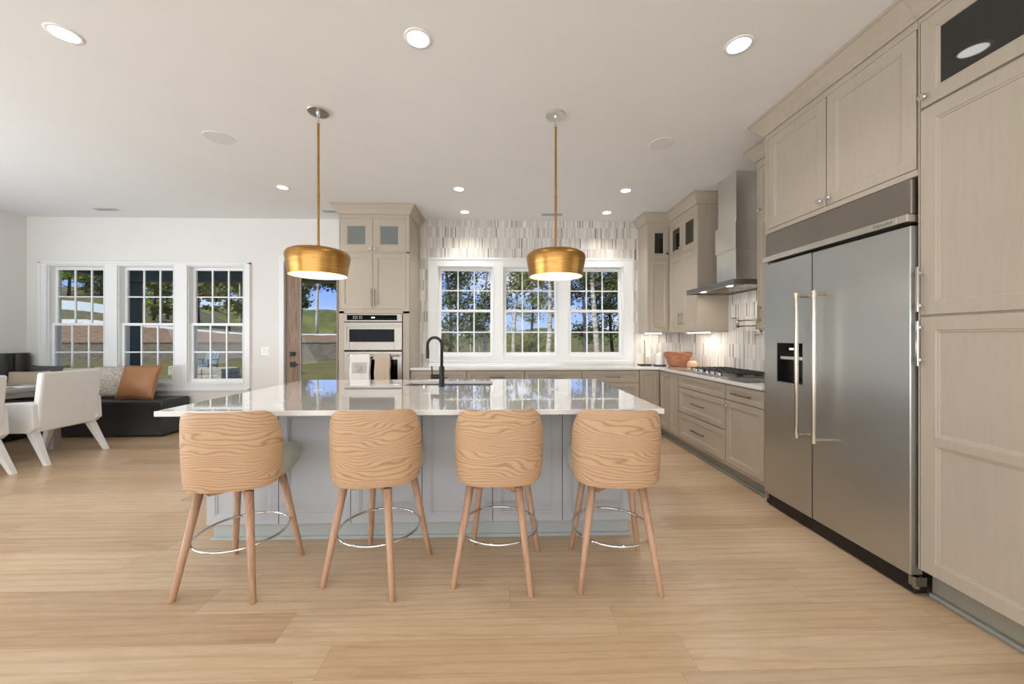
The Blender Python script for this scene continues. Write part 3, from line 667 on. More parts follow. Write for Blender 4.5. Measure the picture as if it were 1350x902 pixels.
bd = B(); bd.tube([(2.115, 2.60, 1.15), (2.112, 2.60, 1.03)], .006); bd.box(2.10, 2.125, 2.59, 2.61, 1.01, 1.03); bd.build('paddle', 'handle_steel', disp)
B().box(2.0795, 2.0835, 2.60, 2.64, 1.225, 1.24).build('display_icon', 'display', disp)
for y, d in ((2.335, d1), (2.475, d2)):
    bd = B(); bd.cyl((2.0, y, .635), (2.0, y, 1.615), .0125, seg=20)
    for z in (.655, 1.595): bd.cyl((2.0, y, z), (2.082, y, z), .010); bd.cyl((2.0, y, z-.022), (2.0, y, z+.022), .0155)
    bd.build('handle', 'handle_steel', d, bevel=.001)
B().box(2.085, 2.145, fy0+.004, fy1-.004, 1.945, 2.125).build('top_grille', 'stainless', fr_, bevel=.005)
tr_ = B().box(2.062, 2.14, fy0+.004, fy1-.004, 1.905, 1.943).build('trim_strip', 'bright_steel', fr_, bevel=.002)
tr_['label'] = 'bright steel trim strip with the maker name plate'
B().box(2.0595, 2.062, 1.89, 2.03, 1.911, 1.937).build('name_plate', 'bright_steel', tr_, bevel=.001, seg=1)
B().box(2.10, 2.16, fy0, fy1, .012, .088).build('kick_grille', 'black_plastic', fr_)
bd = B().box(2.085, 2.15, fy0-.012, fy0+.02, .05, .098); bd.cyl((2.11, fy0+.005, .035), (2.11, fy0+.005, .098), .014); bd.build('hinge', 'dark_nickel', fr_, bevel=.003)
bd = B().box(2.09, 2.15, fy1-.03, fy1, .05, .098); bd.build('hinge', 'dark_nickel', fr_, bevel=.003)
def text(body, size, loc, rot, mat, parent, name='lettering'):
    cu = bpy.data.curves.new('lettering_curve', 'FONT'); cu.body = body; cu.size = size; cu.extrude = .0004; cu.align_x = 'CENTER'; cu.align_y = 'CENTER'; cu.resolution_u = 3
    tmp = bpy.data.objects.new('tmp', cu); C.objects.link(tmp); bpy.context.view_layer.update()
    me = bpy.data.meshes.new_from_object(tmp.evaluated_get(bpy.context.evaluated_depsgraph_get())); bpy.data.objects.remove(tmp)
    me.materials.clear(); me.materials.append(MAT[mat]); o = bpy.data.objects.new(name, me); C.objects.link(o)
    M = Matrix.Translation(Vector(loc)-Vector(parent['_o'])) @ rot
    me.transform(M); o.parent = parent; return o
rotR = Matrix(((0, 0, -1, 0), (-1, 0, 0, 0), (0, 1, 0, 0), (0, 0, 0, 1)))       # text facing -X, reading along -Y
text('KitchenAid', .022, (2.059, 1.96, 1.924), rotR, 'dark_nickel', [c for c in tr_.children][0])

# ---- fridge surround with bridge cabinet, and tall pantry
t = thing('bridge_cabinet', 'greige cabinet with two knobbed doors over the refrigerator under the crown', 'cabinet', (2.4, 2.36, 2.14))
bd = B(); bd.box(2.13, RX-.009, 1.833, 2.93, 2.137, CR0); bd.box(2.11, 2.13, 1.833, 2.93, 2.137, 2.17); bd.box(2.11, 2.13, 1.833, 2.93, 2.885, CR0); bd.box(2.11, 2.13, 2.902, 2.93, 2.17, 2.885)
bd.box(2.11, RX-.009, 2.902, 2.93, 0, 2.137)
bd.build('carcass', 'greige_maple', t, bevel=.0015, seg=1)
front(FR, 'door', 1.84, 2.365, 2.172, 2.885, t, ('knob', 2.335, 2.215), st=.065)
front(FR, 'door', 2.37, 2.90, 2.172, 2.885, t, ('knob', 2.40, 2.215), st=.065)
bd = B(); crown(bd, [(2.11, 1.833, -1, 0), (2.11, 2.93, -1, 1), (RX-.01, 2.93, 0, 1)], CR0, CZ-.001, .085); bd.build('crown_moulding', 'greige_maple', t)
t = thing('pantry_cabinet', 'tall greige pantry cabinet right of the refrigerator with dark glass top door', 'cabinet', (2.4, 1.36, 0))
py0, py1 = .90, 1.831
bd = B(); bd.box(2.13, RX-.009, py0, py1, .135, CR0); bd.box(2.11, 2.13, py0, py1, 2.90, CR0); bd.box(2.11, 2.13, py1-.006, py1, .14, 2.9); bd.build('carcass', 'greige_maple', t, bevel=.0015, seg=1)
B().box(2.185, 2.21, py0, py1, 0, .135).build('toe_kick', 'toe_kick', t)
front(FR, 'glass', py0+.006, py1-.008, 2.465, 2.90, t, ('knob', py1-.035, 2.51), st=.065)
front(FR, 'door', py0+.006, py1-.008, 1.425, 2.455, t, ('v', py1-.022, 1.555, .226), st=.065, hm='chrome')
bd = B()
lo = front(FR, 'door', py0+.006, py1-.008, .14, 1.418, t, ('v', py1-.022, 1.283, .226), st=.065, hm='chrome')
bd = B(); shb = [(0, .0), (.012, .006), (.02, .010), (.06, .010), (.068, .006), (.08, .0)]
yA, yB = py0+.006+.070, py1-.008-.070
bd.prism([(v, w-.010) for v, w in [(0, 0)]+[(a, b) for a, b in shb[1:-1]]+[(.08, 0)]], lambda p, k: (2.11-p[1], yA+(yB-yA)*k, .765+p[0])); bd.build('middle_rail', 'greige_maple', lo)
bd = B(); crown(bd, [(2.11, .90, -1, 0), (2.11, 1.832, -1, 0)], CR0, CZ-.001, .085); bd.build('crown_moulding', 'greige_maple', t)
structure(B().box(2.16, 2.185, .90, 1.831, 0, .022).build('trim_5', 'shoe_mould', bevel=.008))

# ------------------------------------------------------------------ island
isl = thing('kitchen_island', 'pale blue-grey panelled kitchen island below the white top', 'island', (-.505, 2.9, 0))
ix0, ix1, iy0, iy1 = -1.90, .862, 2.43, 3.62
bd = B(); bd.box(ix0, ix1, iy0+.02, iy1, .105, .24); bd.box(ix0, ix1, iy0+.02, 3.18, .24, .868); bd.box(ix0, ix0+.9, 3.18, iy1, .24, .868); bd.box(ix1-.82, ix1, 3.18, iy1, .24, .868); bd.box(ix0+.9, ix1-.82, 3.60, iy1, .24, .868)
bd.build('carcass', 'island_paint', isl, bevel=.002, seg=1)
bd = B(); bd.box(ix0+.03, ix1-.02, iy0+.03, iy1-.02, 0, .105); bd.box(ix0+.018, ix1-.008, iy0+.015, iy1-.01, 0, .022); bd.build('base_moulding', 'island_base', isl, bevel=.005)
FI = F('B', iy0)
for k in range(6):
    u0 = ix0+.006+k*(ix1-ix0-.012)/6; u1 = u0+(ix1-ix0-.012)/6-.004
    bd = B(); shaker(bd, FI, u0, u1, .112, .862, st=.055); dd = bd.build('door', 'island_paint', isl)
    if k % 2 == 0: knob(FI, u1-.02, .82, dd, .011)
for xx, sg in ((ix0, -1), (ix1, 1)):
    for k in range(2):
        a = iy0+.03+k*.58; bd = B()
        for p in ((a, a+.055, .12, .86), (a+.525, a+.575, .12, .86), (a+.055, a+.525, .12, .18), (a+.055, a+.525, .80, .86)): bd.box(min(xx, xx+sg*.012), max(xx, xx+sg*.012), *p)
        bd.build('end_panel', 'island_paint', isl, bevel=.003)
sx0, sx1, sy0, sy1 = -.86, -.09, 3.24, 3.575
bd = B()
X = [-1.95, sx0, sx1, .942]; Y = [2.132, sy0, sy1, 3.712]
for i in range(3):
    for j in range(3):
        if (i, j) == (1, 1): continue
        for z, fl in ((.870, 1), (.900, 0)):
            vs = [bd.bm.verts.new(p) for p in ((X[i], Y[j], z), (X[i+1], Y[j], z), (X[i+1], Y[j+1], z), (X[i], Y[j+1], z))]; bd.bm.faces.new(vs if not fl else vs[::-1])
def wallq(pts):
    n = len(pts)
    for i in range(n):
        a, b = pts[i], pts[(i+1) % n]; bd.bm.faces.new([bd.bm.verts.new(p) for p in ((a[0], a[1], .87), (b[0], b[1], .87), (b[0], b[1], .90), (a[0], a[1], .90))])
ex = [(x, Y[0]) for x in X]+[(X[3], y) for y in Y[1:]]+[(x, Y[3]) for x in X[2::-1]]+[(X[0], y) for y in Y[2:0:-1]]
wallq(ex); wallq([(sx0, sy0), (sx1, sy0), (sx1, sy1), (sx0, sy1)])
bmesh.ops.remove_doubles(bd.bm, verts=bd.bm.verts, dist=.0005)
tag(bd.build('island_worktop', 'quartz', bevel=.003, base=(-.5, 2.9, .87)), 'large glossy white quartz island worktop with cut-out for the sink', 'countertop')
bd = B(); q = .002
bd.box(sx0+q, sx1-q, sy0+q, sy1-q, .66, .672)
for p in ((sx0+q, sx0+.010, sy0+q, sy1-q), (sx1-.010, sx1-q, sy0+q, sy1-q), (sx0+.010, sx1-.010, sy0+q, sy0+.010), (sx0+.010, sx1-.010, sy1-.010, sy1-q)): bd.box(*p, .672, .868)
bd.cyl((-.475, 3.41, .672), (-.475, 3.41, .675), .04)
tag(bd.build('undermount_sink', 'stainless', base=(-.475, 3.41, .66)), 'steel undermount sink set in the island top behind the black faucet', 'sink')
fa = thing('kitchen_faucet', 'matte black gooseneck faucet with side lever standing on the island', 'faucet', (-.512, 3.165, .90))
bd = B(); bd.cyl((-.512, 3.165, .90), (-.512, 3.165, .906), .027); bd.cyl((-.512, 3.165, .906), (-.512, 3.165, 1.07), .0225); bd.build('body', 'black_matte', fa, bevel=.001)
pts = [(-.512, 3.165, 1.06), (-.512, 3.165, 1.24)]; dx, dy = -.066, .03
for k in range(0, 13): a = PI*k/12; pts.append((-.512+dx*(1-math.cos(a)), 3.165+dy*(1-math.cos(a)), 1.25+.066*math.sin(a)))
pts += [(-.512+2*dx, 3.165+2*dy, 1.20)]
B().tube(pts, .0125, 16).build('spout', 'black_matte', fa, smooth=True)
B().cyl((-.512+2*dx, 3.165+2*dy, 1.215), (-.512+2*dx, 3.165+2*dy, 1.135), .0145).build('spray_head', 'black_matte', fa, bevel=.002)
bd = B(); bd.cyl((-.53, 3.165, .985), (-.602, 3.165, .985), .019); bd.tube([(-.592, 3.165, .99), (-.594, 3.165, 1.03), (-.596, 3.165, 1.075)], .0055); bd.build('lever', 'black_matte', fa, bevel=.001)
sd = thing('soap_button', 'small chrome air switch lying left of the faucet on island', 'air switch', (-.66, 3.17, .90))
B().cyl((-.66, 3.17, .9), (-.66, 3.17, .906), .018).build('rim', 'chrome', sd); B().cyl((-.66, 3.17, .906), (-.66, 3.17, .912), .011).build('button', 'chrome', sd)
for i, (x, y, lab) in enumerate(((-1.46, 3.0, 'round pop-up outlet cover flush in the left part of island top'), (.41, 3.0, 'round pop-up outlet cover flush in the right part of island top'))):
    o = thing('pop_up_outlet', lab, 'outlet', (x, y, .90), 'pop-up outlets in the island top')
    B().cyl((x, y, .90), (x, y, .903), .045, .043, 32).build('cover_ring', 'bright_steel', o); B().cyl((x, y, .903), (x, y, .9045), .036, .036, 32).build('lid', 'quartz', o)

# ------------------------------------------------------------------ bar stools
def stool():
    r = thing('bar_stool', '', 'bar stool', (0, 0, 0), 'bar stools along the island'); r['_o'] = (0, 0, 0)
    # four tapered legs
    for sx in (-1, 1):
        for sy in (-1, 1):
            B().tube([(sx*.205, sy*.205, 0), (sx*.2045, sy*.2045, .004), (sx*.130, sy*.130, .525)], [.0125, .0145, .0215], 20).build('leg', 'stool_leg', r, smooth=True)
    bd = B()
    M1 = Matrix.Rotation(PI/4, 4, 'Z'); M2 = Matrix.Rotation(-PI/4, 4, 'Z')
    bd.hull8([M1 @ Vector(p) for p in ((-.15, -.016, .485), (.15, -.016, .485), (.15, .016, .485), (-.15, .016, .485))], [M1 @ Vector(p) for p in ((-.18, -.016, .522), (.18, -.016, .522), (.18, .016, .522), (-.18, .016, .522))])
    bd.hull8([M2 @ Vector(p) for p in ((-.15, -.016, .484), (.15, -.016, .484), (.15, .016, .484), (-.15, .016, .484))], [M2 @ Vector(p) for p in ((-.18, -.016, .521), (.18, -.016, .521), (.18, .016, .521), (-.18, .016, .521))])
    bd.build('cross_brace', 'stool_leg', r, bevel=.002)
    B().tube([(.218*math.cos(2*PI*k/64), .218*math.sin(2*PI*k/64), .252) for k in range(64)], .007, 10, closed=True).build('foot_ring', 'chrome', r, smooth=True)
    bd = B().cyl((0, 0, .522), (0, 0, .545), .10, seg=32); bd.box(-.13, .13, -.13, .13, .535, .548); bd.build('swivel_plate', 'black_matte', r)
    # cushion: rounded super-ellipse block
    def sup(a, hw, hd, n=3.2): c, s_ = math.cos(a), math.sin(a); return (hw*abs(c)**(2/n)*(1 if c >= 0 else -1), hd*abs(s_)**(2/n)*(1 if s_ >= 0 else -1))
    bd = B(); seg = 48; rings = []
    for z, k in ((.552, .0), (.552, .86), (.558, .93), (.58, .985), (.62, 1.0), (.645, .985), (.662, .93), (.668, .82), (.672, .5), (.673, 0)):
        if k == 0: rings.append([bd.bm.verts.new((0, .065, z))]); continue
        rings.append([bd.bm.verts.new((sup(2*PI*i/seg, .240*k, .240*k)[0], .065+sup(2*PI*i/seg, .240*k, .240*k)[1], z)) for i in range(seg)])
    for A, D in zip(rings, rings[1:]):
        for i in range(seg):
            j = (i+1) % seg
            if len(A) == 1: bd.bm.faces.new((A[0], D[j], D[i]))
            elif len(D) == 1: bd.bm.faces.new((A[i], A[j], D[0]))
            else: bd.bm.faces.new((A[i], A[j], D[j], D[i]))
    bd.build('seat_cushion', 'seat_fabric', r, smooth=True)
    # moulded plywood back shell wrapping the seat
    NU, NV = 48, 16
    def shell(off):
        G = []
        for i in range(NU+1):
            s_ = i/NU*2-1; a = -PI/2+s_*1.20
            row = []
            k = max(0, (abs(s_)-.45)/.55); ztop = .942-.15*k**2.8; zb = .546+.028*k**2.0
            # rounded ends: close up the height right at the tips
            e = max(0, (abs(s_)-.90)/.10); cut = (1-math.sqrt(max(0, 1-e*e)))*.045; ztop -= cut*1.4; zb += cut
            for j in range(NV+1):
                v = j/NV; z = zb+(ztop-zb)*v
                fl = .240+.012*math.sin(min(1, (z-.54)/.40)*PI*.75)
                x, y = sup(a, fl-off, .215+.012*(z-.54)/.4-off, 2.7)
                row.append((x, y-.0, z))
            G.append(row)
        return G
    bd = B(); O = shell(0); I = shell(.014)
    VO = [[bd.bm.verts.new(p) for p in row] for row in O]; VI = [[bd.bm.verts.new(p) for p in row] for row in I]
    for i in range(NU):
        for j in range(NV): bd.bm.faces.new((VO[i][j], VO[i+1][j], VO[i+1][j+1], VO[i][j+1])); bd.bm.faces.new((VI[i][j], VI[i][j+1], VI[i+1][j+1], VI[i+1][j]))
        bd.bm.faces.new((VO[i][0], VI[i][0], VI[i+1][0], VO[i+1][0])); bd.bm.faces.new((VO[i][NV], VO[i+1][NV], VI[i+1][NV], VI[i][NV]))
    for j in range(NV): bd.bm.faces.new((VO[0][j], VO[0][j+1], VI[0][j+1], VI[0][j])); bd.bm.faces.new((VO[NU][j], VI[NU][j], VI[NU][j+1], VO[NU][j+1]))
    sh = bd.build('back_shell', 'stool_veneer', r, smooth=True); m = sh.modifiers.new('bevel', 'BEVEL'); m.width = .003; m.segments = 2; m.limit_method = 'ANGLE'; m.angle_limit = math.radians(50)
    for sg in (-1, 1):
        a = -PI/2+sg*.80; x, y = sup(a, .242, .216, 2.7); n_ = Vector((x, y, 0)).normalized(); p = Vector((x, y, .60))
        B().cyl(p-n_*.004, p+n_*.002, .007, seg=14).build('wood_plug', 'stool_leg', sh)
    return r
st0 = stool()
SP = [(-1.425, 2.085, -3, 11), (-.69, 2.12, -15.5, 8), (-.018, 2.118, -10.5, 1), (.618, 2.085, -4, -4)]
SL = ['oak-backed bar stool at the far left end of the island', 'oak-backed bar stool second from left, beside the leftmost stool', 'oak-backed bar stool second from right, between two other stools', 'oak-backed bar stool at the right end of island, nearest the refrigerator']
for i, (x, y, a, sa) in enumerate(SP):
    o = st0 if i == 0 else copy_tree(st0)
    o.location = (x, y, 0); o.rotation_euler = (0, 0, math.radians(a)); o['label'] = SL[i]
    for c in o.children:                                     # the seat swivels on its base
        if c.name.split('.')[0] in ('back_shell', 'seat_cushion', 'swivel_plate'): c.rotation_euler = (0, 0, math.radians(sa-a))

# ------------------------------------------------------------------ pendants, ceiling fittings
def pendant(x, y, lab):
    t = thing('pendant_lamp', lab, 'pendant lamp', (x, y, CZ), 'brass pendants over the island')
    z = 1.788
    prof = [(.206, 0), (.213, .05), (.222, .10), (.228, .14), (.226, .158), (.216, .176), (.19, .190), (.15, .200), (.08, .208), (.014, .212)]
    inn = [(.014, .206), (.08, .202), (.148, .194), (.186, .184), (.210, .172), (.221, .157), (.223, .14), (.217, .10), (.208, .05), (.201, 0)]
    bd = B().lathe(prof, (x, y, z), 72); sh = bd.build('lamp_shade', 'aged_brass', t, smooth=True)
    B().lathe([(.206, 0)]+[(.201, 0)]+inn[::-1][1:], (x, y, z), 72).build('shade_lining', 'shade_inside', sh, smooth=True)
    bd = B(); bd.cyl((x, y, z+.205), (x, y, CZ-.10), .0085, seg=16); bd.cyl((x, y, z+.205), (x, y, z+.235), .014, seg=16); bd.cyl((x, y, (z+CZ)/2-.02), (x, y, (z+CZ)/2), .0105, seg=16); bd.build('rod', 'aged_brass', t)
    bd = B(); bd.cyl((x, y, CZ-.10), (x, y, CZ-.075), .012, .008); bd.cyl((x, y, CZ-.075), (x, y, CZ-.045), .006); bd.cyl((x, y, CZ-.05), (x, y, CZ-.012), .009, .016); bd.build('swivel_joint', 'chrome', t)
    B().lathe([(0, -.014), (.074, -.014), (.078, -.010), (.078, 0), (0, 0)], (x, y, CZ), 48).build('ceiling_canopy', 'bright_steel' , t, smooth=False)
    bd = B(); bd.cyl((x, y, z+.20), (x, y, z+.15), .02); sk = bd.build('socket', 'white_ceramic', t)
    B().lathe([(0, 0), (.018, .006), (.03, .028), (.03, .05), (.018, .075), (.014, .095), (0, .095)], (x, y, z+.06), 24).build('bulb', 'bulb_glass', t, smooth=True)
    light('pendant_glow', 'POINT', (x, y, z+.03), (0, 0, 0), 2.6, (1, .88, .72), shadow_soft_size=.05)
pendant(-1.407, 2.885, 'brass dome pendant lamp on a rod over the left half of the island')
pendant(.417, 2.885, 'brass dome pendant lamp on a rod over the right half of the island')
RL = [(-2.503, 2.19, 'left end of the near row'), (-.489, 2.17, 'middle of the near row'), (1.402, 2.167, 'right end of the near row by the cabinets'), (-2.526, 4.35, 'left end of the second row beside the pendant rod'), (-.503, 4.343, 'middle of the second row'), (1.454, 4.335, 'right end of second row nearest the range hood'), (-.513, 5.13, 'close to the tiled wall, left of the pair'), (1.446, 5.10, 'close to the tiled wall, right of the pair')]
for k, (x, y, l) in enumerate(RL + [(x, y, '') for x, y in ((-4.5, 2.17), (-4.5, .2), (-2.5, .2), (-.49, .2), (1.4, .2))]):
    seen = k < len(RL); r = .078 if y < 3 else .068
    if seen:
        t = thing('recessed_light', 'round white recessed ceiling light, '+l, 'ceiling light', (x, y, CZ), 'recessed ceiling lights')
        B().lathe([(r*.78, .0), (r*.80, -.006), (r*.88, -.003), (r*.98, -.005), (r, 0)], (x, y, CZ-.0005), 40).build('trim_ring', 'sash_white', t, smooth=True)
        B().cyl((x, y, CZ-.0045), (x, y, CZ-.002), r*.78, seg=36).build('lens', 'lamp_lens', t)
    light('downlight_glow', 'SPOT', (x, y, CZ-.02), (0, 0, 0), 40 if y > 3 else (24 if x > 1 and y > 1 else 13), (1, .965, .91), spot_size=math.radians(125), spot_blend=.9, shadow_soft_size=.06)
for x, y, l in ((-2.458, 3.296, 'flush round ceiling speaker on the left'), (1.434, 3.294, 'flush round ceiling speaker on the right')):
    t = thing('ceiling_speaker', l, 'speaker', (x, y, CZ), 'ceiling speakers')
    B().lathe([(.105, 0), (.105, -.004), (.115, -.004), (.117, 0)], (x, y, CZ-.0005), 48).build('rim', 'ceiling_paint', t); B().cyl((x, y, CZ-.0035), (x, y, CZ-.0005), .105, seg=48).build('grille', 'speaker_grille', t)
for x, y, w, l in ((-5.33, 5.15, .30, 'slim white slot vent in the ceiling above the breakfast nook'), (-2.33, 5.15, .26, 'slim slot vent in the ceiling left of the oven tower'), (.70, 5.20, .30, 'slim slot vent in the ceiling before the middle kitchen window')):
    t = thing('ceiling_vent', l, 'vent', (x, y, CZ), 'ceiling slot vents')
    B().box(x-w/2, x+w/2, y-.05, y+.05, CZ-.007, CZ-.0005).build('frame', 'vent_metal', t, bevel=.002, seg=1)
    bd = B()
    for k in range(4): bd.box(x-w/2+.012, x+w/2-.012, y-.036+k*.02, y-.028+k*.02, CZ-.009, CZ-.007)
    bd.build('louvre', 'louvre_grey', t)
# switch plate
t = thing('light_switch', 'white switch plate on the wall between nook window and wooden door', 'switch', (-3.44, BY, 1.12))
B().box(-3.50, -3.38, BY-.006, BY, 1.06, 1.18).build('plate', 'sash_white', t, bevel=.002)
for x in (-3.475, -3.425): B().box(x, x+.02+.012, BY-.010, BY-.006, 1.085, 1.155).build('rocker', 'trim_white', t, bevel=.001, seg=1)

# ------------------------------------------------------------------ things on the worktop
t = thing('wooden_bowl', 'rough reddish-brown carved wooden bowl on the corner worktop', 'bowl', (2.43, 5.08, .922))
bd = B(); NS = 32
def ang_bowl():
    prof = [(0, .0), (.11, .0), (.125, .012), (.155, .10), (.185, .17), (.192, .192), (.178, .192), (.168, .165), (.14, .09), (.10, .03), (0, .028)]
    rings = []
    for r, z in prof:
        if r == 0: rings.append([bd.bm.verts.new((2.43, 5.08, .922+z))]); continue
        rr = random.Random(int(r*1000))
        rings.append([bd.bm.verts.new((2.43+r*(1+.02*math.sin(k*1.9)+.02*math.sin(k*.7))*math.cos(2*PI*k/NS), 5.08+r*.80*(1+.02*math.cos(k*1.3))*math.sin(2*PI*k/NS), .922+z*(1+.035*math.sin(k*.8)))) for k in range(NS)])
    for A, D in zip(rings, rings[1:]):
        for k in range(NS):
            j = (k+1) % NS
            if len(A) == 1: bd.bm.faces.new((A[0], D[j], D[k]))
            elif len(D) == 1: bd.bm.faces.new((A[k], A[j], D[0]))
            else: bd.bm.faces.new((A[k], A[j], D[j], D[k]))
ang_bowl(); bd.build('bowl_body', 'rustic_wood', t, smooth=True)
o = B().lathe([(0, 0), (.05, 0), (.066, .02), (.068, .05), (.055, .078), (.04, .088), (.034, .085), (.034, .06), (0, .055)], (2.52, 4.86, .922), 32).build('salt_cellar', 'pale_wood', smooth=True, base=(2.52, 4.86, .922)); tag(o, 'small round pale wood pot in front of the carved bowl', 'pot')
t = thing('canister', 'white ceramic canister half hidden behind the left of the wooden bowl', 'canister', (2.235, 5.22, .922))
B().lathe([(0, .012), (.055, .012), (.062, .02), (.062, .15), (.055, .16), (0, .16)], (2.235, 5.22, .922), 32).build('jar', 'white_ceramic', t, smooth=False)
B().lathe([(0, 0), (.085, 0), (.09, .008), (.085, .012), (0, .012)], (2.235, 5.22, .922), 32).build('tray', 'black_matte', t)
B().lathe([(0, .16), (.057, .16), (.057, .172), (.012, .176), (.012, .19), (0, .192)], (2.235, 5.22, .922), 32).build('lid', 'white_ceramic', t)
t = thing('paper_towel_stand', 'upright pale wood paper towel stand on flat black base, left of the bowl', 'stand', (2.055, 5.31, .922))
B().box(1.975, 2.135, 5.24, 5.38, .922, .936).build('base', 'black_matte', t, bevel=.003)
bd = B(); bd.cyl((2.055, 5.31, .936), (2.055, 5.31, 1.27), .013, .010); bd.cyl((2.055, 5.31, 1.27), (2.055, 5.31, 1.275), .014); bd.build('post', 'pale_wood', t)
t = thing('wall_outlet', 'white outlet plate on mosaic tile between stand and canister', 'outlet', (2.17, BY-.009, 1.08))
B().box(2.14, 2.21, BY-.014, BY-.009, 1.03, 1.145).build('plate', 'sash_white', t, bevel=.0015)
for z in (1.06, 1.105): B().box(2.16, 2.19, BY-.016, BY-.014, z-.012, z+.016).build('socket', 'trim_white', t)

# ------------------------------------------------------------------ breakfast nook
bn = thing('banquette_bench', 'black leather L-shaped banquette bench in the corner below the nook windows', 'bench', (-5.6, 5.2, 0))
bd = B(); bd.box(-6.765, -4.49, 5.03, 5.470, .02, .43); bd.build('seat_base', 'black_leather', bn, bevel=.02, seg=3)
B().box(-6.775, -4.48, 5.02, 5.472, .40, .485).build('seat_cushion', 'black_leather', bn, bevel=.03, seg=4)
B().box(-6.775, -6.22, 2.6, 5.02, .02, .43).build('seat_base', 'black_leather', bn, bevel=.02, seg=3)
B().box(-6.777, -6.21, 2.59, 5.015, .40, .485).build('seat_cushion', 'black_leather', bn, bevel=.03, seg=4)
bd = B(); n = 17
for k in range(n):
    y0 = 2.60+k*(5.46-2.6)/n; w = (5.46-2.6)/n
    pts = [(-6.785, y0), (-6.70, y0)]+[(-6.70+.045*math.sin(PI*q/8), y0+w*q/8) for q in range(1, 8)]+[(-6.70, y0+w), (-6.785, y0+w)]
    bd.prism(pts, lambda p, k_: (p[0], p[1], .486+(1.105-.486)*k_))
bd.build('channel_back', 'black_leather', bn, bevel=.006, smooth=False)
tb = thing('dining_table', 'grey wood dining table in the nook at the left edge', 'table', (-5.75, 3.9, 0))
B().box(-6.18, -5.22, 2.7, 4.72, .725, .76).build('tabletop', 'grey_oak', tb, bevel=.004)
bd = B(); 
for p in ((-5.30, -5.275, 2.78, 4.64), (-6.125, -6.10, 2.78, 4.64), (-6.10, -5.30, 2.78, 2.805), (-6.10, -5.30, 4.615, 4.64)): bd.box(*p, .66, .725)
bd.build('apron', 'grey_oak', tb)
for x in (-5.39, -6.09):
    for y in (2.80, 4.54): B().box(x, x+.08, y, y+.08, 0, .65).build('leg', 'grey_oak', tb, bevel=.003)
def dchair():
    r = thing('dining_armchair', '', 'chair', (0, 0, 0), 'white armchairs at the nook table'); r['_o'] = (0, 0, 0)
    # faces +Y; back at y<0
    B().box(-.25, .25, -.20, .27, .34, .47).build('seat', 'white_vinyl', r, bevel=.03, seg=3)
    bd = B(); bd.hull8([(-.285, -.285, .335), (.285, -.285, .335), (.285, -.20, .335), (-.285, -.20, .335)], [(-.285, -.345, .955), (.285, -.345, .955), (.285, -.275, .955), (-.285, -.275, .955)])
    bd.build('backrest', 'white_vinyl', r, bevel=.022, seg=4)
    for s_ in (-1, 1):
        bd = B(); x0, x1 = sorted((s_*.255, s_*.33))
        poly = [(-.245, .335), (.27, .335), (.295, .36), (.285, .60), (.26, .63), (-.24, .655), (-.285, .63), (-.30, .38)]
        bd.prism(poly, lambda p, k: (x0+(x1-x0)*k, p[0], p[1])); bd.build('arm', 'white_vinyl', r, bevel=.014, seg=3)
    for sx in (-1, 1):
        for sy in (-1, 1):
            cx, cy = sx*.265, sy*.215; fx, fy = sx*.285, (-.385 if sy < 0 else .335)
            a, b = .034, .020
            B().hull8([(fx-b, fy-b, 0), (fx+b, fy-b, 0), (fx+b, fy+b, 0), (fx-b, fy+b, 0)], [(cx-a, cy-a, .345), (cx+a, cy-a, .345), (cx+a, cy+a, .345), (cx-a, cy+a, .345)]).build('leg', 'white_painted_leg', r, bevel=.003)
    return r
c0 = dchair()
CH = [(-5.07, 4.24, 90, 'white upholstered armchair with its back to the island, fully in view'), (-5.09, 3.42, 90, 'white upholstered armchair cut off by the left edge of the photo')]
for i, (x, y, a, l) in enumerate(CH):
    o = c0 if i == 0 else copy_tree(c0); o.location = (x, y, 0); o.rotation_euler = (0, 0, math.radians(a)); o['label'] = l
def pillow(name, x, y, z, w, h, d, rz, tilt, mat, lab, piping=None):
    r = thing(name, lab, 'cushion', (x, y, z)); r['_o'] = (0, 0, 0); r.rotation_euler = (tilt, 0, rz)
    def fn(sg):
        def g(i, j):
            a, b = i*2-1, j*2-1
            e = (1-a*a)*(1-b*b); pinch = 1-.07*(a*a)*(1-b*b)*0-.06*(1-abs(b)**2)*abs(a)**3-.0
            px = a*w/2*(1-.05*(1-b*b)); pz = h/2+b*h/2*(1-.05*(1-a*a))
            return (px, sg*(d/2)*max(0, e)**.42, pz)
        return g
    bd = B(); bd.grid(fn(1), 20, 20); bd.grid(fn(-1), 20, 20); bmesh.ops.remove_doubles(bd.bm, verts=bd.bm.verts, dist=.0008)
    bd.build('cover', mat, r, smooth=True)
    if piping:
        pts = []
        for k in range(80):
            q = k/20; s_ = int(q); f_ = q-s_
            a, b = [(f_*2-1, -1), (1, f_*2-1), (1-f_*2, 1), (-1, 1-f_*2)][s_]
            pts.append((a*w/2*(1-.05*(1-b*b)), 0, h/2+b*h/2*(1-.05*(1-a*a))))
        B().tube(pts, .006, 6, closed=True).build('piping', piping, r, smooth=True)
    return r
pillow('throw_pillow', -5.44, 5.27, .490, .46, .44, .13, .25, -.25, 'speckled_linen', 'speckled beige square pillow leaning behind the brown leather pillow')
pillow('throw_pillow', -4.98, 5.16, .490, .56, .46, .14, -.10, -.28, 'brown_leather', 'brown leather square pillow on the right end of the banquette', 'brown_leather')
pillow('throw_pillow', -5.92, 5.30, .490, .46, .42, .12, 0, -.18, 'speckled_linen', 'beige pillow whose top edge shows above the white chair back')
pillow('throw_pillow', -6.36, 5.36, .490, .52, .44, .10, .0, -.12, 'grey_velvet', 'dark grey pillow against the wall in the bench corner')
pillow('throw_pillow', -6.42, 5.18, .490, .42, .38, .12, .35, -.20, 'tan_linen', 'small tan pillow in the bench corner before the dark grey pillow')
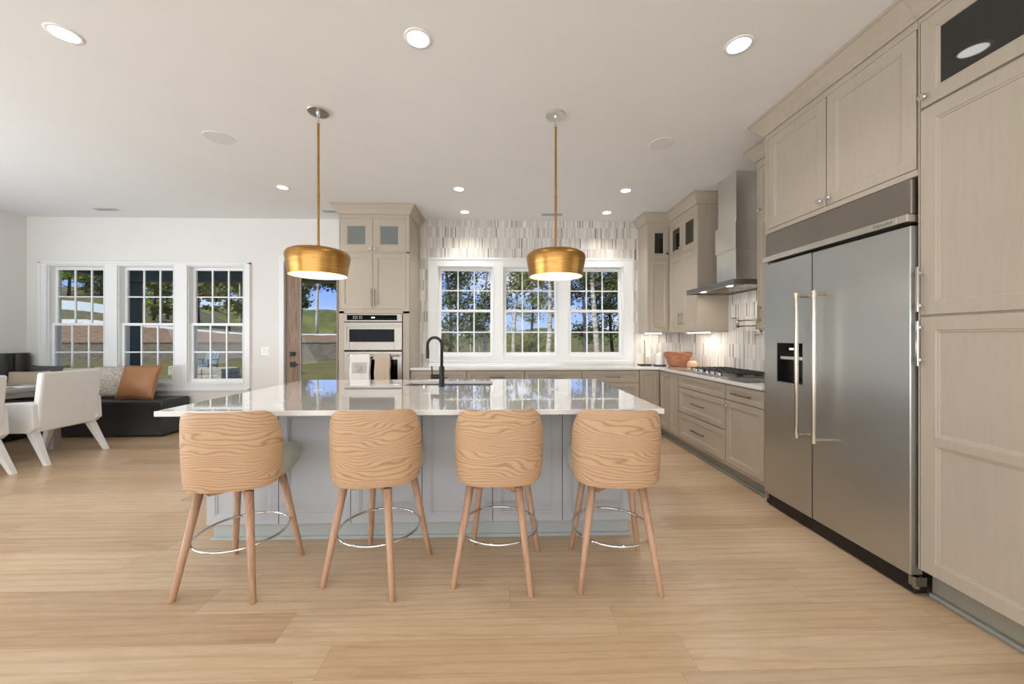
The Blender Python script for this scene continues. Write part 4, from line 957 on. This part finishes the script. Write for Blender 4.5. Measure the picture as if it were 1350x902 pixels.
o = B().lathe([(0, 0), (.09, 0), (.13, .012), (.135, .016), (.09, .008), (0, .006)], (-5.42, 4.02, .76), 32).build('dinner_plate', 'white_ceramic', smooth=True, base=(-5.42, 4.02, .76)); tag(o, 'white dinner plate on the nook table', 'plate')
def nap(i, j):
    a, b = i*2-1, j*2-1; r_ = math.hypot(a, b)
    return (-5.42+a*.11*(1-.3*b*b), 3.98+b*.12, .778+.045*max(0, 1-r_*.75)*(.6+.4*math.sin(a*6+b*4))+.006)
o = B().grid(nap, 16, 16).build('napkin', 'white_cotton', smooth=True, solid=.003, base=(-5.42, 4.0, .775)); tag(o, 'crumpled white napkin on the plate on the nook table', 'napkin')
t = thing('open_magazine', 'open printed magazine lying on the nook table behind the plate', 'magazine', (-5.48, 4.36, .76))
for s_ in (-1, 1): 
    B().grid(lambda i, j, s_=s_: (-5.48+s_*i*.17, 4.24+j*.25, .7615+.010*math.sin(min(1, i*1.3)*PI)), 8, 2).build('page', 'print_paper', t, smooth=True, solid=.001)
B().box(-5.60, -5.52, 4.30, 4.42, .7725, .7735).build('printed_picture', 'dark_print', t)

# ------------------------------------------------------------------ outdoors
def sm_(a, b, x): t_ = max(0, min(1, (x-a)/(b-a))); return t_*t_*(3-2*t_)
def ground_h(x, y):
    r = -x/max(y, 1)
    h0 = -.20-.25*sm_(0, .3, .3-r)
    if y > 25.0:
        m_ = sm_(.27, .31, r); h0 += m_*(1.15+(min(y, 34)-25)*.085)
        h0 += sm_(.60, 1.15, r)*(y-25)*.135
        h0 += sm_(.62, .8, r)*sm_(40, 75, y)*3.0
    return h0
xs = [-150+i*2.0 for i in range(116)]; ys = [5.68+j*.9 for j in range(21)]+[24.9, 25.1]+[26+j*1.5 for j in range(65)]
bd = B(); V = [[bd.bm.verts.new((x, y, ground_h(x, y))) for y in ys] for x in xs]
for i in range(len(xs)-1):
    for j in range(len(ys)-1): bd.bm.faces.new((V[i][j], V[i+1][j], V[i+1][j+1], V[i][j+1]))
structure(bd.build('ground', 'yard', smooth=True))
bd = B()
def hill(i, j):
    x = -260+i*520; rng = 5.2+1.3*math.sin(i*23)+.8*math.sin(i*61+1)+.35*math.sin(i*170)
    rng += 7.0*sm_(15, 70, -x)
    return (x, 118+j*30, -.6+rng*math.sin(min(1, j*1.6)*PI/2))
bd.grid(hill, 160, 6); structure(bd.build('hills', 'far_woods', smooth=True))
bd = B(); bd.box(-46, -7.6, 24.7, 25.05, -.45, 1.0); bd.box(-46, -7.55, 24.65, 25.1, 1.0, 1.08)
tag(bd.build('retaining_wall', 'retaining_block', base=(-20, 24.9, -.4)), 'low brown stone block retaining wall across the yard outside the nook windows', 'wall')
# covered porch of the house: corner column, beams, soffit
pc = thing('porch', 'dark green covered porch with corner column outside the nook windows', 'porch', (-8.4, 8.6, -.2))
B().box(-8.55, -8.25, 8.45, 8.75, -.3, 2.58).build('column', 'porch_paint', pc, bevel=.01)
B().box(-8.55, -2.1, 8.47, 8.73, 2.58, 2.90).build('front_beam', 'porch_paint', pc, bevel=.005)
B().box(-8.53, -8.27, 5.70, 8.47, 2.60, 2.90).build('side_beam', 'porch_paint', pc, bevel=.005)
B().box(-8.9, -1.9, 5.68, 9.1, 2.90, 3.05).build('soffit', 'porch_paint', pc)
B().box(-8.38, -8.32, 8.75, 8.80, -.25, 2.58).build('downspout', 'black_matte', pc)
fp = thing('fire_pit', 'low square stone fire pit on the lawn outside the right nook window', 'fire pit', (-11.2, 14.2, -.2))
bd = B(); holed(bd, -11.95, -10.3, 0, 1, [], 0, 0) if False else None
for i in range(5):
    for j in range(2):
        for k in range(2): bd.box(-12.0+i*.36+.01, -12.0+(i+1)*.36-.01, 13.8+j*.75, 14.0+j*.75, -.22+k*.21, -.02+k*.21)
for j in range(2):
    for k in range(2): bd.box(-12.0+.01, -11.8, 14.02+j*.26, 14.26+j*.26, -.22+k*.21, -.02+k*.21); bd.box(-10.4, -10.21, 14.02+j*.26, 14.26+j*.26, -.22+k*.21, -.02+k*.21)
bd.build('stone_ring', 'patio_stone', fp, bevel=.02)
B().box(-11.78, -10.42, 14.02, 14.53, -.22, .02).build('gravel_bed', 'retaining_block', fp)
for x, l in ((-13.7, 'low stone seat block on the lawn left of the fire pit'), (-9.75, 'low stone seat block on the lawn right of the fire pit')):
    bd = B()
    for k in range(3): bd.box(x+k*.42, x+k*.42+.40, 15.6, 15.95, -.22, .16)
    tag(bd.build('stone_seat', 'patio_stone', bevel=.03, base=(x, 15.8, -.2)), l, 'stone seat', 'stone seats by the fire pit')
ac = thing('adirondack_chair', 'blue slatted garden chair behind the fire pit', 'chair', (-13.0, 16.6, -.2))
bd = B()
for k in range(5): bd.hull8([(-13.28+k*.115, 16.85, .12), (-13.18+k*.115, 16.85, .12), (-13.18+k*.115, 16.88, .12), (-13.28+k*.115, 16.88, .12)], [(-13.28+k*.115, 17.10, .80-abs(k-2)*.05), (-13.18+k*.115, 17.10, .80-abs(k-2)*.05), (-13.18+k*.115, 17.13, .80-abs(k-2)*.05), (-13.28+k*.115, 17.13, .80-abs(k-2)*.05)])
bd.build('backrest', 'chair_blue', ac)
bd = B(); bd.box(-13.28, -12.72, 16.35, 16.88, .12, .16); bd.build('seat', 'chair_blue', ac)
for x in (-13.36, -12.72):
    B().box(x, x+.08, 16.30, 16.95, .36, .39).build('armrest', 'chair_blue', ac)
    B().box(x, x+.06, 16.34, 16.40, -.22, .36).build('leg', 'chair_blue', ac); B().box(x, x+.06, 16.86, 16.92, -.22, .36).build('leg', 'chair_blue', ac)
# trees
def tree(x, y, H, tr, bark, leafm, lab, z0=None, crown_z=(.35, 1.0), cr=2.2, nclump=60, seed=0, leaves=38, size=.17, lean=0):
    rr = random.Random(seed*31+5); z0 = ground_h(x, y)-.1 if z0 is None else z0
    t_ = thing('tree', lab, 'tree', (x, y, z0)); bd = B()
    def tp(k): return Vector((x+lean*k*H+.15*math.sin(k*5+seed), y+.1*math.sin(k*4+seed*2), z0+H*k))
    bd.tube([tp(k/10) for k in range(11)], [tr*(1-.08*k) for k in range(11)], 8)
    tips = []
    for b_ in range(max(6, nclump//5)):
        k = crown_z[0]+(crown_z[1]-crown_z[0])*rr.random()*.95; a = rr.random()*2*PI; L = cr*(.45+.55*rr.random())*(1.15-.6*(k-crown_z[0])/(1-crown_z[0]+.01))
        p0 = tp(k); p1 = p0+Vector((math.cos(a)*L*.5, math.sin(a)*L*.5, L*.22)); p2 = p0+Vector((math.cos(a)*L, math.sin(a)*L, L*.35))
        bd.tube([p0, p1, p2], [tr*.30, tr*.2, tr*.07], 5); tips += [p1, p2, (p1+p2)/2, p0*.4+p1*.6]
    bd.build('trunk', bark, t_, smooth=True)
    bd = B()
    for c_ in range(nclump):
        c0_ = rr.choice(tips)+Vector((rr.gauss(0, .28), rr.gauss(0, .28), rr.gauss(0, .22))); rad = .28+.35*rr.random()
        for l_ in range(leaves):
            p = c0_+Vector((rr.gauss(0, rad*.6), rr.gauss(0, rad*.6), rr.gauss(0, rad*.45)))
            d = Vector((rr.uniform(-1, 1), rr.uniform(-1, 1), rr.uniform(-1, 1))).normalized(); e_ = d.orthogonal().normalized(); g_ = d.cross(e_)
            w = size*(.6+.7*rr.random())
            vs = [bd.bm.verts.new(p+e_*w*.5), bd.bm.verts.new(p+g_*w*.28), bd.bm.verts.new(p-e_*w*.5), bd.bm.verts.new(p-g_*w*.28)]; bd.bm.faces.new(vs)
    bd.build('foliage', leafm, t_)
    return t_
def at_px(px, y):                                            # plan position of a sight line, used once to lay the trees out
    u = (px-675)/490; th = math.atan(13/490); return (math.sin(th)+u*math.cos(th))/(math.cos(th)-u*math.sin(th))*y
TR = [ # px, distance, height, trunk radius, bark, leaf, label, crown from, crown radius, clumps
 (590, 17, 7.0, .10, 'dark_bark', 'leaf_dark', 'dark leafy tree at the left edge of left kitchen window', .20, 1.5, 60),
 (617, 22, 9.0, .05, 'birch_bark', 'leaf_mid', 'thin tall sapling trunk in the middle of left kitchen window', .55, 1.3, 22),
 (632, 24, 5.2, .06, 'birch_bark', 'leaf_mid', 'slanting pale sapling in the left kitchen window', .35, 1.4, 26),
 (642, 19, 8.0, .10, 'birch_bark', 'leaf_dark', 'pale trunked tree at the right edge of left kitchen window', .18, 1.5, 44),
 (681, 17, 8.0, .10, 'birch_bark', 'leaf_mid', 'pale trunked tree in the left panes of middle kitchen window', .45, 1.3, 26),
 (700, 30, 7.5, .14, 'dark_bark', 'leaf_mid', 'bushy green tree in the centre of middle kitchen window', .05, 2.5, 90),
 (721, 15, 9.0, .12, 'birch_bark', 'leaf_mid', 'straight white birch trunk in the right panes of middle kitchen window', .22, 1.5, 70),
 (768, 19, 9.0, .11, 'birch_bark', 'leaf_dark', 'pale birch in the left panes of the right kitchen window', .18, 1.5, 60),
 (783, 15, 9.5, .13, 'birch_bark', 'leaf_dark', 'thick white birch in the middle of the right kitchen window', .25, 1.5, 60),
 (808, 21, 8.5, .11, 'dark_bark', 'leaf_dark', 'dark leafy tree at the right side of right kitchen window', .22, 1.9, 70),
 (835, 18, 8.0, .10, 'dark_bark', 'leaf_mid', 'tree just past the right edge of the right kitchen window', .25, 1.6, 40),
 (420, 36, 16, .24, 'birch_bark', 'leaf_dark', 'tall pale pine trunk seen through the glazed door', .25, 3.4, 90),
 (397, 40, 15, .22, 'dark_bark', 'leaf_dark', 'dark tree at the left edge of the door glass', .15, 3.0, 110),
 (443, 42, 15, .22, 'dark_bark', 'leaf_dark', 'dark tree at the right edge of the door glass', .30, 3.2, 90),
 (300, 44, 15, .24, 'dark_bark', 'leaf_mid', 'leafy tree in the middle of the right nook window', .12, 3.4, 120),
 (318, 40, 15, .20, 'birch_bark', 'leaf_mid', 'pale trunked tree at the right of the right nook window', .12, 3.0, 110),
 (262, 50, 16, .25, 'dark_bark', 'leaf_dark', 'dark tree at the left of the right nook window', .25, 2.4, 60),
 (222, 48, 15, .25, 'dark_bark', 'leaf_bright', 'sunlit tree on the hill beyond the middle nook window', .05, 4.0, 110),
 (205, 44, 14, .25, 'dark_bark', 'leaf_mid', 'green tree behind the porch column beyond the middle nook window', .05, 3.5, 90),
 (90, 58, 17, .3, 'dark_bark', 'leaf_bright', 'bright green tree on the hill at the left of the left nook window', .03, 4.5, 120),
 (112, 62, 17, .3, 'dark_bark', 'leaf_bright', 'bright green tree on the hill in the middle of the left nook window', .03, 4.5, 120),
 (134, 60, 17, .3, 'dark_bark', 'leaf_mid', 'green tree on the hill at the right of the left nook window', .03, 4.5, 110)]
for i, (px, y, H, tr, bark, lf, lab, c0z, cr, ncl) in enumerate(TR):
    far = y > 33
    ncl = int(ncl*1.5); tr = tr*.62 if far else tr
    tree(round(at_px(px, y), 2), y, H, tr, bark, lf, lab, crown_z=(c0z, 1.0), cr=cr, nclump=ncl, seed=i, leaves=60 if far else 48, size=.34 if far else .16, lean=.012 if i == 2 else 0)
